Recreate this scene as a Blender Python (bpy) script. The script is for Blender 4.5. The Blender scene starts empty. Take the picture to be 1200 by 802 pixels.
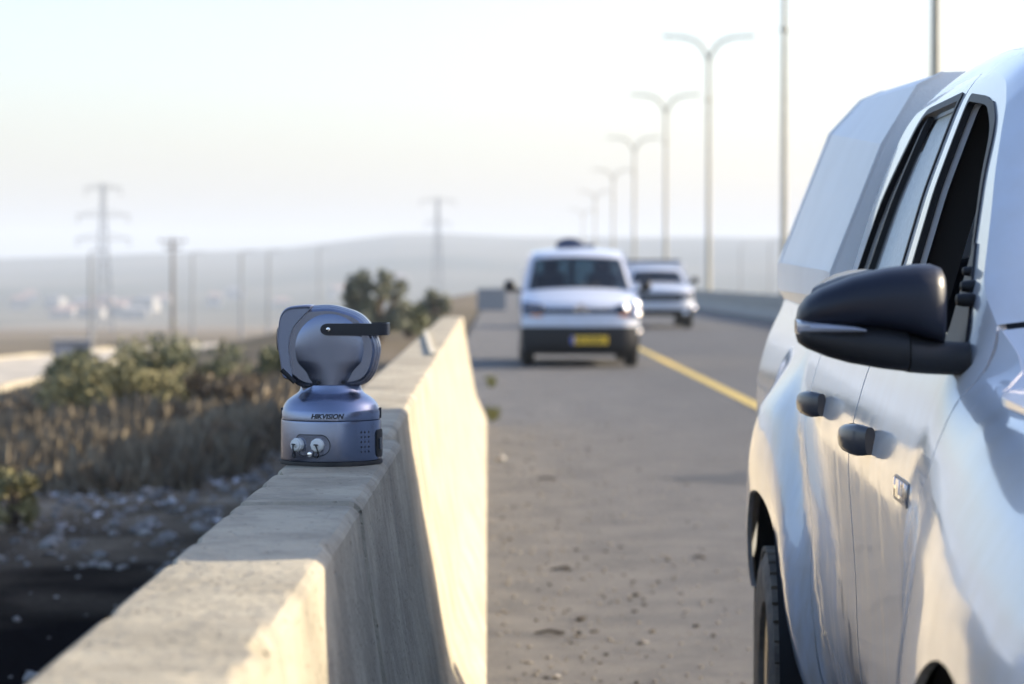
import bpy, bmesh, math, random
import numpy as np
from mathutils import Vector, Matrix
from mathutils.geometry import tessellate_polygon

R = math.radians
random.seed(7)
rng = np.random.default_rng(7)
scene = bpy.context.scene
col = scene.collection

# ------------------------------------------------------------------ camera
F = 2820.0            # focal length in pixels of a 1200 px wide frame
CH = 1.345            # camera height
cam_d = bpy.data.cameras.new('camera')
cam = bpy.data.objects.new('camera', cam_d)
col.objects.link(cam)
cam_d.sensor_width = 36.0
cam_d.lens = F / 1200 * 36
cam_d.clip_start = 0.1
cam_d.clip_end = 30000
cam.location = (0, 0, CH)
cam.rotation_euler = (R(90 - 1.524), 0, R(-0.406))
cam_d.dof.use_dof = True
cam_d.dof.focus_distance = 4.25
cam_d.dof.aperture_fstop = 4.7
cam_d.dof.aperture_blades = 0
scene.camera = cam

# ------------------------------------------------------------------ light
SUN_AZ, SUN_EL = R(72), R(20.5)
S = Vector((math.sin(SUN_AZ) * math.cos(SUN_EL), math.cos(SUN_AZ) * math.cos(SUN_EL), math.sin(SUN_EL)))
world = bpy.data.worlds.new('World')
scene.world = world
world.use_nodes = True
wn = world.node_tree
sky = wn.nodes.new('ShaderNodeTexSky')
sky.sky_type = 'NISHITA'
sky.sun_disc = False
sky.sun_elevation = SUN_EL
sky.sun_rotation = SUN_AZ
sky.air_density = 1.3
sky.dust_density = 2.4
sky.ozone_density = 3.4
tint = wn.nodes.new('ShaderNodeMix')            # the sky's hue, a touch less green than the model's
tint.data_type = 'RGBA'; tint.blend_type = 'MULTIPLY'; tint.inputs[0].default_value = 1
tint.inputs[7].default_value = (1.0, .937, 1.01, 1)
wn.links.new(sky.outputs[0], tint.inputs[6])
wn.links.new(tint.outputs[2], wn.nodes['Background'].inputs[0])
wn.nodes['Background'].inputs[1].default_value = 0.15
sun_d = bpy.data.lights.new('sun', 'SUN')
sun_d.energy = 4.4
sun_d.angle = R(0.5)
sun_d.color = (1.0, 0.86, 0.63)
sun = bpy.data.objects.new('sun', sun_d)
col.objects.link(sun)
sun.rotation_euler = S.to_track_quat('Z', 'Y').to_euler()
scene.view_settings.view_transform = 'Standard'
scene.view_settings.look = 'None'
scene.view_settings.exposure = 1.3
scene.view_settings.gamma = 1.0
cy = scene.cycles
cy.max_bounces = 8
cy.transparent_max_bounces = 16
cy.volume_bounces = 0
cy.sample_clamp_indirect = 6.0
cy.use_denoising = True
cy.caustics_reflective = False
cy.caustics_refractive = False

# ------------------------------------------------------------------ materials
MATS = {}


def mat(name, base, rough=0.6, metal=0.0, coat=0.0, dark=None, scale=8.0, amount=0.5, bump=0.0, bscale=None,
        spec=0.5, stretch=(1, 1, 1), coat_rough=0.03, world_space=False):
    if name in MATS:
        return MATS[name]
    m = bpy.data.materials.new(name)
    m.use_nodes = True
    nt = m.node_tree
    b = nt.nodes['Principled BSDF']
    b.inputs['Base Color'].default_value = (*base, 1)
    b.inputs['Roughness'].default_value = rough
    b.inputs['Metallic'].default_value = metal
    b.inputs['Coat Weight'].default_value = coat
    b.inputs['Coat Roughness'].default_value = coat_rough
    b.inputs['Specular IOR Level'].default_value = spec
    if world_space:
        geo = nt.nodes.new('ShaderNodeNewGeometry'); src = geo.outputs['Position']
    else:
        tc = nt.nodes.new('ShaderNodeTexCoord'); src = tc.outputs['Object']
    mp = nt.nodes.new('ShaderNodeMapping')
    mp.inputs['Scale'].default_value = stretch
    nt.links.new(src, mp.inputs[0])
    if dark is not None:
        no = nt.nodes.new('ShaderNodeTexNoise')
        no.inputs['Scale'].default_value = scale
        no.inputs['Detail'].default_value = 8
        no.inputs['Roughness'].default_value = 0.6
        nt.links.new(mp.outputs[0], no.inputs['Vector'])
        cr = nt.nodes.new('ShaderNodeValToRGB')
        c = 0.5
        cr.color_ramp.elements[0].position = c - 0.3 * (1.1 - amount)
        cr.color_ramp.elements[1].position = c + 0.3 * (1.1 - amount)
        cr.color_ramp.elements[0].color = (*dark, 1)
        cr.color_ramp.elements[1].color = (*base, 1)
        nt.links.new(no.outputs[0], cr.inputs[0])
        nt.links.new(cr.outputs[0], b.inputs['Base Color'])
    if bump > 0:
        n2 = nt.nodes.new('ShaderNodeTexNoise')
        n2.inputs['Scale'].default_value = bscale or scale * 4
        n2.inputs['Detail'].default_value = 6
        nt.links.new(mp.outputs[0], n2.inputs['Vector'])
        bp = nt.nodes.new('ShaderNodeBump')
        bp.inputs['Strength'].default_value = bump
        bp.inputs['Distance'].default_value = 0.01
        nt.links.new(n2.outputs[0], bp.inputs['Height'])
        nt.links.new(bp.outputs[0], b.inputs['Normal'])
    MATS[name] = m
    return m


def glass(name, tint=(0.6, 0.65, 0.65), dust=0.0, dustcol=(0.4, 0.4, 0.37)):
    if name in MATS:
        return MATS[name]
    m = bpy.data.materials.new(name)
    m.use_nodes = True
    nt = m.node_tree
    nt.nodes.remove(nt.nodes['Principled BSDF'])
    out = nt.nodes['Material Output']
    tr = nt.nodes.new('ShaderNodeBsdfTransparent'); tr.inputs[0].default_value = (*tint, 1)
    gl = nt.nodes.new('ShaderNodeBsdfGlossy'); gl.inputs['Roughness'].default_value = 0.02 if dust < .05 else 0.12
    fr = nt.nodes.new('ShaderNodeFresnel'); fr.inputs[0].default_value = 1.5
    mx = nt.nodes.new('ShaderNodeMixShader')
    nt.links.new(fr.outputs[0], mx.inputs[0]); nt.links.new(tr.outputs[0], mx.inputs[1]); nt.links.new(gl.outputs[0], mx.inputs[2])
    last = mx.outputs[0]
    if dust > 0:
        df = nt.nodes.new('ShaderNodeBsdfDiffuse'); df.inputs[0].default_value = (*dustcol, 1)
        tc = nt.nodes.new('ShaderNodeTexCoord')
        mp = nt.nodes.new('ShaderNodeMapping'); mp.inputs['Scale'].default_value = (60, 60, 14)
        no = nt.nodes.new('ShaderNodeTexNoise'); no.inputs['Scale'].default_value = 4; no.inputs['Detail'].default_value = 6
        nt.links.new(tc.outputs['Object'], mp.inputs[0]); nt.links.new(mp.outputs[0], no.inputs['Vector'])
        mr = nt.nodes.new('ShaderNodeMapRange')
        mr.inputs[1].default_value = 0.3; mr.inputs[2].default_value = 0.7
        mr.inputs[3].default_value = max(0, dust - .2); mr.inputs[4].default_value = min(1, dust + .2)
        nt.links.new(no.outputs[0], mr.inputs[0])
        m2 = nt.nodes.new('ShaderNodeMixShader')
        nt.links.new(mr.outputs[0], m2.inputs[0]); nt.links.new(last, m2.inputs[1]); nt.links.new(df.outputs[0], m2.inputs[2])
        last = m2.outputs[0]
    nt.links.new(last, out.inputs[0])
    MATS[name] = m
    return m


def paint_material(name, base, dust, coat=1.0, low=0.45, high=1.25, rough=0.35):
    """clear-coated car paint with streaky road dust that thickens low down on the panels"""
    m = bpy.data.materials.new(name)
    m.use_nodes = True
    nt = m.node_tree
    b = nt.nodes['Principled BSDF']
    tc = nt.nodes.new('ShaderNodeTexCoord')
    mp = nt.nodes.new('ShaderNodeMapping'); mp.inputs['Scale'].default_value = (6, 6, 1.7)
    n1 = nt.nodes.new('ShaderNodeTexNoise'); n1.inputs['Scale'].default_value = 2.4; n1.inputs['Detail'].default_value = 9
    n1.inputs['Roughness'].default_value = .65
    nt.links.new(tc.outputs['Object'], mp.inputs[0]); nt.links.new(mp.outputs[0], n1.inputs['Vector'])
    n2 = nt.nodes.new('ShaderNodeTexNoise'); n2.inputs['Scale'].default_value = 60; n2.inputs['Detail'].default_value = 4
    nt.links.new(tc.outputs['Object'], n2.inputs['Vector'])
    sp = nt.nodes.new('ShaderNodeSeparateXYZ'); nt.links.new(tc.outputs['Object'], sp.inputs[0])
    mr = nt.nodes.new('ShaderNodeMapRange'); mr.inputs[1].default_value = low; mr.inputs[2].default_value = high
    mr.inputs[3].default_value = 0.66; mr.inputs[4].default_value = 0.16
    nt.links.new(sp.outputs[2], mr.inputs[0])
    r1 = nt.nodes.new('ShaderNodeMapRange'); r1.inputs[1].default_value = .40; r1.inputs[2].default_value = .62
    nt.links.new(n1.outputs[0], r1.inputs[0])
    mu = nt.nodes.new('ShaderNodeMath'); mu.operation = 'MULTIPLY'
    nt.links.new(r1.outputs[0], mu.inputs[0]); nt.links.new(mr.outputs[0], mu.inputs[1])
    r2 = nt.nodes.new('ShaderNodeMapRange'); r2.inputs[1].default_value = .66; r2.inputs[2].default_value = .72
    r2.inputs[4].default_value = .35
    nt.links.new(n2.outputs[0], r2.inputs[0])
    ad = nt.nodes.new('ShaderNodeMath'); ad.operation = 'ADD'; ad.use_clamp = True
    mu2 = nt.nodes.new('ShaderNodeMath'); mu2.operation = 'MULTIPLY'
    nt.links.new(r2.outputs[0], mu2.inputs[0]); nt.links.new(mr.outputs[0], mu2.inputs[1])
    nt.links.new(mu.outputs[0], ad.inputs[0]); nt.links.new(mu2.outputs[0], ad.inputs[1])
    mx = nt.nodes.new('ShaderNodeMix'); mx.data_type = 'RGBA'
    mx.inputs[6].default_value = (*base, 1); mx.inputs[7].default_value = (*dust, 1)
    nt.links.new(ad.outputs[0], mx.inputs[0])
    nt.links.new(mx.outputs[2], b.inputs['Base Color'])
    b.inputs['Roughness'].default_value = rough
    b.inputs['Coat Weight'].default_value = coat
    rr = nt.nodes.new('ShaderNodeMapRange'); rr.inputs[3].default_value = .03; rr.inputs[4].default_value = .30
    nt.links.new(ad.outputs[0], rr.inputs[0]); nt.links.new(rr.outputs[0], b.inputs['Coat Roughness'])
    MATS[name] = m
    return m


M_paint = paint_material('white_paint', (.53, .56, .61), (.42, .37, .29))
M_van = paint_material('van_paint', (.56, .58, .63), (.5, .46, .40), low=.2, high=.9)
M_black = mat('black_plastic', (.012, .013, .016), .5, bump=.15, bscale=300, spec=.3)
M_cap = mat('mirror_cap', (.008, .011, .022), .42, coat=.0, spec=.35, bump=.03, bscale=400)
M_rubber = mat('rubber', (.02, .02, .02), .75, dark=(.05, .045, .04), scale=20)
M_tyre = mat('dusty_tyre', (.26, .225, .175), .9, dark=(.08, .07, .06), scale=9, amount=.5, bump=.3, bscale=120)
M_dark = mat('dark_void', (.012, .012, .013), .9)
M_trim = mat('interior_trim', (.03, .032, .036), .8)
M_seat = mat('seat_cloth', (.05, .055, .07), .9, bump=.2, bscale=200)
M_chrome = mat('chrome', (.85, .86, .88), .08, metal=1)
M_mirror = mat('glint_mirror', (.9, .9, .9), .03, metal=1)
M_alloy = mat('alloy', (.45, .45, .46), .35, metal=.8, dark=(.25, .22, .18), scale=6)
M_canopy = mat('canopy_coating', (.78, .78, .77), .42, dark=(.72, .715, .70), scale=3, bump=.12, bscale=180)
M_handle = mat('handle_grey', (.022, .026, .038), .32, coat=.25)
M_glass = glass('clear_glass', (.72, .78, .78))
M_tint = glass('tinted_glass', (.10, .14, .17))
M_dusty = glass('dusty_glass', (.45, .5, .5), .92, (.74, .77, .75))
M_lens = glass('lens_or_glint_cap', (.8, .8, .8), .10, (.7, .7, .7))
M_red = mat('red_lens', (.5, .03, .02), .2, coat=1)
M_orange = mat('orange_lens', (.85, .30, .05), .25, coat=1)
M_ptz = mat('device_paint', (.215, .24, .325), .24, metal=.9, bump=.03, bscale=900)
M_ptz2 = mat('device_cover', (.23, .255, .34), .34, metal=.7, bump=.03, bscale=900)
M_white_pl = mat('white_plastic', (.75, .75, .72), .4)
M_ink = mat('black_ink', (.01, .01, .012), .6)
M_yellow_plate = mat('plate_yellow', (.80, .50, .02), .45)
M_blue_plate = mat('plate_blue', (.05, .12, .5), .45)
M_galv = mat('galvanised_steel', (.44, .41, .32), .55, metal=.1, dark=(.36, .33, .25), scale=2)
M_pylon = mat('pylon_steel', (.22, .23, .24), .6, metal=.3)
M_wood = mat('pole_wood', (.16, .12, .085), .85, dark=(.10, .075, .055), scale=5)
M_board = mat('board_grey', (.20, .20, .21), .7, dark=(.15, .15, .16), scale=2)


def concrete_material(name, base, dark, stain=.55):
    m = bpy.data.materials.new(name); m.use_nodes = True
    nt = m.node_tree; b = nt.nodes['Principled BSDF']; b.inputs['Roughness'].default_value = .88
    b.inputs['Specular IOR Level'].default_value = .3
    geo = nt.nodes.new('ShaderNodeNewGeometry')

    def noise(scale, stretch=(1, 1, 1), detail=8):
        mp = nt.nodes.new('ShaderNodeMapping'); mp.inputs['Scale'].default_value = stretch
        n = nt.nodes.new('ShaderNodeTexNoise'); n.inputs['Scale'].default_value = scale; n.inputs['Detail'].default_value = detail
        n.inputs['Roughness'].default_value = .62
        nt.links.new(geo.outputs['Position'], mp.inputs[0]); nt.links.new(mp.outputs[0], n.inputs['Vector'])
        return n.outputs[0]

    def rng_(src, a, c, lo=0., hi=1.):
        r = nt.nodes.new('ShaderNodeMapRange'); r.inputs[1].default_value = a; r.inputs[2].default_value = c
        r.inputs[3].default_value = lo; r.inputs[4].default_value = hi
        nt.links.new(src, r.inputs[0]); return r.outputs[0]

    def mixc(fac, a, bcol):
        x = nt.nodes.new('ShaderNodeMix'); x.data_type = 'RGBA'
        nt.links.new(fac, x.inputs[0])
        if isinstance(a, tuple): x.inputs[6].default_value = (*a, 1)
        else: nt.links.new(a, x.inputs[6])
        x.inputs[7].default_value = (*bcol, 1)
        return x.outputs[2]
    c = mixc(rng_(noise(4.5), .40, .60), base, tuple(.70 * v for v in base))
    c = mixc(rng_(noise(2.2, (5, 5, .25)), .52, .72, 0, stain), c, dark)                       # run-off streaks
    c = mixc(rng_(noise(90, detail=4), .55, .75, 0, .5), c, tuple(.6 * v for v in base))        # grain
    vo = nt.nodes.new('ShaderNodeTexVoronoi'); vo.inputs['Scale'].default_value = 38
    nt.links.new(geo.outputs['Position'], vo.inputs['Vector'])
    c = mixc(rng_(vo.outputs['Distance'], .14, .08, 0, .55), c, tuple(.35 * v for v in base))   # air holes
    nt.links.new(c, b.inputs['Base Color'])
    h = nt.nodes.new('ShaderNodeMath'); h.operation = 'ADD'
    nt.links.new(noise(40, detail=10), h.inputs[0]); nt.links.new(rng_(vo.outputs['Distance'], .05, .16), h.inputs[1])
    bp = nt.nodes.new('ShaderNodeBump'); bp.inputs['Strength'].default_value = .5; bp.inputs['Distance'].default_value = .004
    nt.links.new(h.outputs[0], bp.inputs['Height']); nt.links.new(bp.outputs[0], b.inputs['Normal'])
    bp.inputs['Distance'].default_value = .010; bp.inputs['Strength'].default_value = .8
    MATS[name] = m
    return m


M_conc = concrete_material('barrier_concrete', (.41, .365, .275), (.17, .155, .13), .6)
M_conc2 = concrete_material('median_concrete', (.40, .375, .33), (.27, .25, .22))

# ------------------------------------------------------------------ mesh helpers


class MB:
    def __init__(self):
        self.v = []; self.f = []; self.sm = []

    def add(self, vs, fs, smooth=False):
        o = len(self.v)
        self.v += [tuple(p) for p in vs]
        self.f += [tuple(i + o for i in f) for f in fs]
        self.sm += [smooth] * len(fs)
        return self

    def box(self, c, s, rz=0.0, bevel=0.0):
        bm = bmesh.new()
        bmesh.ops.create_cube(bm, size=1)
        bmesh.ops.scale(bm, vec=s, verts=bm.verts)
        if bevel > 0:
            bmesh.ops.bevel(bm, geom=bm.edges[:], offset=bevel, segments=2, affect='EDGES', profile=.5)
        if rz: bmesh.ops.rotate(bm, cent=(0, 0, 0), matrix=Matrix.Rotation(rz, 3, 'Z'), verts=bm.verts)
        bm.verts.index_update()
        self.add([(v.co.x + c[0], v.co.y + c[1], v.co.z + c[2]) for v in bm.verts], [[v.index for v in f.verts] for f in bm.faces])
        bm.free()
        return self

    def tube(self, pts, rad, n=10, cap=True, smooth=True):
        pts = [Vector(p) for p in pts]
        rad = rad if isinstance(rad, (list, tuple)) else [rad] * len(pts)
        rings = []
        up = None
        for i, p in enumerate(pts):
            d = (pts[min(i + 1, len(pts) - 1)] - pts[max(i - 1, 0)]).normalized()
            if up is None:
                up = Vector((0, 0, 1)) if abs(d.z) < .9 else Vector((1, 0, 0))
            a = d.cross(up).normalized(); b2 = a.cross(d).normalized(); up = b2
            rings.append([p + (a * math.cos(2 * math.pi * k / n) + b2 * math.sin(2 * math.pi * k / n)) * rad[i] for k in range(n)])
        return self.loft(rings, closed=True, cap=cap, smooth=smooth)

    def loft(self, rings, closed=True, cap=True, smooth=True):
        n = len(rings[0]); vs = [p for r in rings for p in r]; fs = []
        for i in range(len(rings) - 1):
            for k in range(n if closed else n - 1):
                a = i * n + k; b = i * n + (k + 1) % n
                fs.append((a, b, b + n, a + n))
        self.add(vs, fs, smooth)
        if cap and closed:
            self.add(rings[0], [tuple(range(n - 1, -1, -1))]); self.add(rings[-1], [tuple(range(n))])
        return self

    def lathe(self, prof, n=48, origin=(0, 0, 0), axis='Z', smooth=True):
        rings = []
        for r, z in prof:
            ring = []
            for k in range(n):
                a = 2 * math.pi * k / n
                p = (r * math.cos(a), r * math.sin(a), z)
                if axis == 'Y': p = (p[0], p[2], p[1])
                if axis == 'X': p = (p[2], p[0], p[1])
                ring.append((p[0] + origin[0], p[1] + origin[1], p[2] + origin[2]))
            rings.append(ring)
        return self.loft(rings, True, True, smooth)

    def build(self, name, m, parent=None, merge=True, sharp=R(38)):
        me = bpy.data.meshes.new(name)
        me.from_pydata(self.v, [], self.f)
        me.polygons.foreach_set('use_smooth', self.sm)
        bm = bmesh.new(); bm.from_mesh(me)
        if merge: bmesh.ops.remove_doubles(bm, verts=bm.verts, dist=1e-5)
        if len(bm.faces) < 60000: bmesh.ops.recalc_face_normals(bm, faces=bm.faces)
        for e in bm.edges:
            if len(e.link_faces) == 2 and e.calc_face_angle(0) > sharp: e.smooth = False
        bm.to_mesh(me); bm.free()
        return link(name, me, m, parent)


def link(name, me, m, parent=None):
    o = bpy.data.objects.new(name, me)
    col.objects.link(o)
    if m is not None: me.materials.append(m)
    if parent is not None: o.parent = parent
    return o


def tag(o, label=None, cat=None, group=None, kind=None):
    if label: o['label'] = label
    if cat: o['category'] = cat
    if group: o['group'] = group
    if kind: o['kind'] = kind
    return o


def thing(name, label, cat, loc=(0, 0, 0), rz=0.0, group=None):
    o = bpy.data.objects.new(name, None)
    o.empty_display_size = .2
    col.objects.link(o)
    o.location = loc; o.rotation_euler = (0, 0, rz)
    return tag(o, label, cat, group)


def copy_tree(o, parent=None):
    c = o.copy(); col.objects.link(c)
    if parent is not None: c.parent = parent
    for ch in [x for x in bpy.data.objects if x.parent == o]: copy_tree(ch, c)
    return c


def sstep(x, a=0., b=1.):
    t = min(1., max(0., (x - a) / (b - a))); return t * t * (3 - 2 * t)


def catmull(pts, n=8, closed=False):
    pts = [Vector(p) for p in pts]; out = []
    N = len(pts)
    for i in range(N if closed else N - 1):
        g = (lambda k: pts[k % N]) if closed else (lambda k: pts[min(max(k, 0), N - 1)])
        p0, p1, p2, p3 = g(i - 1), g(i), g(i + 1), g(i + 2)
        for j in range(n):
            t = j / n
            out.append(.5 * ((2 * p1) + (p2 - p0) * t + (2 * p0 - 5 * p1 + 4 * p2 - p3) * t * t + (3 * p1 - p0 - 3 * p2 + p3) * t ** 3))
    if not closed: out.append(pts[-1])
    return out


def rpoly(pts, seg=6):
    """polygon from (u, w[, radius]) with rounded corners"""
    out = []; n = len(pts)
    for i, p in enumerate(pts):
        r = p[2] if len(p) > 2 else 0
        c = Vector(p[:2])
        if r <= 0: out.append(tuple(c)); continue
        a = Vector(pts[i - 1][:2]) - c; b = Vector(pts[(i + 1) % n][:2]) - c
        r_ = min(r, a.length * .49, b.length * .49)
        A = c + a.normalized() * r_; B = c + b.normalized() * r_
        for k in range(seg + 1):
            t = k / seg
            out.append(tuple((1 - t) ** 2 * A + 2 * t * (1 - t) * c + t * t * B))
    return out


def arc(cu, cw, r, a0, a1, n=20):
    return [(cu + r * math.cos(R(a0 + (a1 - a0) * k / n)), cw + r * math.sin(R(a0 + (a1 - a0) * k / n))) for k in range(n + 1)]


def panel(name, outline, fmap, m, parent, hint, holes=(), du=.05, dw=.04, thick=.02, lift=0.0):
    """a curved sheet-metal panel: a 2-D outline (with holes) gridded finely, bent by fmap(u, w), with returned edges"""
    polys = [[Vector((p[0], p[1], 0)) for p in outline]] + [[Vector((p[0], p[1], 0)) for p in h] for h in holes]
    flat = [p for q in polys for p in q]
    bm = bmesh.new()
    vs = [bm.verts.new(p) for p in flat]
    for t in tessellate_polygon(polys):
        try: bm.faces.new([vs[i] for i in t])
        except ValueError: pass
    lo = [min(p[i] for p in flat) for i in (0, 1)]; hi = [max(p[i] for p in flat) for i in (0, 1)]
    for ax, d in ((0, du), (1, dw)):
        k = math.ceil(lo[ax] / d + 1e-6)
        while k * d < hi[ax] - 1e-6:
            co = [0, 0, 0]; no = [0, 0, 0]; co[ax] = k * d; no[ax] = 1
            bmesh.ops.bisect_plane(bm, geom=bm.verts[:] + bm.edges[:] + bm.faces[:], plane_co=co, plane_no=no, dist=1e-6)
            k += 1
    bmesh.ops.remove_doubles(bm, verts=bm.verts, dist=1e-5)
    bm.verts.index_update()
    hint = Vector(hint)
    nrm = {}
    e = 2e-3
    for v in bm.verts:
        u, w = v.co.x, v.co.y
        p = Vector(fmap(u, w))
        nn = (Vector(fmap(u + e, w)) - Vector(fmap(u - e, w))).cross(Vector(fmap(u, w + e)) - Vector(fmap(u, w - e)))
        if nn.length < 1e-12: nn = hint.copy()
        nn.normalize()
        if nn.dot(hint) < 0: nn = -nn
        nrm[v] = nn
        v.co = p + nn * lift
    for f in bm.faces:
        f.normal_update()
        if sum((nrm[v] for v in f.verts), Vector()).dot(f.normal) < 0: f.normal_flip()
    bd = [ed for ed in bm.edges if len(ed.link_faces) == 1]
    inner = {}
    outer_faces = set(bm.faces)
    if thick > 0:
        for ed in bd:
            q = [ed.verts[0], ed.verts[1]]
            l = ed.link_loops[0]
            if l.vert != q[0]: q.reverse()
            for v in q:
                if v not in inner:
                    inner[v] = bm.verts.new(v.co - nrm[v] * thick)
            bm.faces.new((q[1], q[0], inner[q[0]], inner[q[1]]))
    for f in bm.faces: f.smooth = True; f.normal_update()
    loops = []
    for f in bm.faces:
        for l in f.loops:
            loops.append(tuple(nrm[l.vert]) if f in outer_faces else tuple(f.normal))
    me = bpy.data.meshes.new(name)
    bm.to_mesh(me); bm.free()
    me.normals_split_custom_set(loops)
    return link(name, me, m, parent)


def text_mesh(name, s, size, m, parent, xf, extrude=.0006, shear=0.0, offset=0.0, width=None):
    cu = bpy.data.curves.new(name, 'FONT')
    cu.body = s; cu.size = size; cu.extrude = extrude; cu.shear = shear; cu.offset = offset
    cu.align_x = 'CENTER'; cu.align_y = 'CENTER'; cu.resolution_u = 3
    t = bpy.data.objects.new(name, cu); col.objects.link(t)
    bpy.context.view_layer.update()
    me = bpy.data.meshes.new_from_object(t.evaluated_get(bpy.context.evaluated_depsgraph_get()))
    bpy.data.objects.remove(t); bpy.data.curves.remove(cu)
    xs = [v.co.x for v in me.vertices]
    k = 1.0 if width is None else width / (max(xs) - min(xs))
    for v in me.vertices: v.co = xf(v.co.x * k, v.co.y, v.co.z)
    me.materials.clear(); me.name = name
    return link(name, me, m, parent)


# ------------------------------------------------------------------ terrain
def rc(y):                      # the road's bend to the right
    return 5e-5 * max(0., y - 60) ** 2


def noise2(x, y, seed=0):
    r = np.random.default_rng(seed); z = 0
    for k in range(10):
        a = r.uniform(0, 6.28); f = r.uniform(.5, 1.6); z = z + np.sin((x * np.cos(a) + y * np.sin(a)) * f + r.uniform(0, 6.28))
    return z / 4.5


HILL = [(-3000, 30), (-1200, 40), (-300, 26), (0, 22), (70, 24), (140, 26), (210, 29), (280, 31), (340, 35), (400, 42), (460, 50), (520, 51),
        (560, 49), (600, 47.5), (700, 46.5), (850, 46), (915, 46), (1200, 49), (1600, 40), (3000, 32), (6000, 30)]


def ground_z(x, y):
    r = math.hypot(x, y)
    plain = -3.0 - .018 * max(0, r - 130)
    plain = max(plain, -20.0)
    zr = -16.9 * sstep(abs(y), 350, 900)
    c = rc(y) if y > 0 else 0
    if y > 1000: c = rc(1000)
    left = (-.85 + c) - x; right = x - (20 + c)
    s = max(left, right, 0)
    if left > 0:
        z = -.05 + (plain - zr + .05) * sstep(s, 1.2, 20) + zr
        z += .035 * float(noise2(x * 2.2, y * 2.2, 3)) * sstep(s, .2, 2) + .10 * float(noise2(x * .35, y * .35, 5)) * sstep(s, 3, 14)
    elif right > 0:
        z = -.05 + (plain - zr + .05) * sstep(s, .5, 30) + zr
    else:
        z = zr - .06
    if r > 900:
        px = 580 + F * (x / y) if y > .2 * r else (5000 if x > 0 else -3000)
        e = np.interp(px, [h[0] for h in HILL], [h[1] for h in HILL])
        top = e * 3200 / F + CH
        t = sstep(r, 1050, 3200) ** 1.25
        hz = -20 + (top + 20) * t
        hz += 3.2 * float(noise2(x * .006, y * .006, 11)) * t * (1 - t) * 3 + .9 * float(noise2(x * .03, y * .03, 12)) * t
        z = max(z, hz) if t > 0 else z
        if r > 3200: z -= (r - 3200) * .02
    return z


radii = [0.0] + [.6 * 1.038 ** k for k in range(250)]
radii = [r for r in radii if r < 5000] + [5200]
ang = sorted(set([round(a, 3) for a in np.arange(-16, 16.01, .22)] + list(range(-180, 180, 5))))
verts = [(0, 0, ground_z(0, 0))]; faces = []
na = len(ang)
for r in radii[1:]:
    for a in ang:
        x = r * math.sin(R(a)); y = r * math.cos(R(a))
        verts.append((x, y, ground_z(x, y)))
for k in range(na): faces.append((0, 1 + (k + 1) % na, 1 + k))
for i in range(len(radii) - 2):
    for k in range(na):
        a = 1 + i * na + k; b = 1 + i * na + (k + 1) % na
        faces.append((a, b, b + na, a + na))


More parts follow.
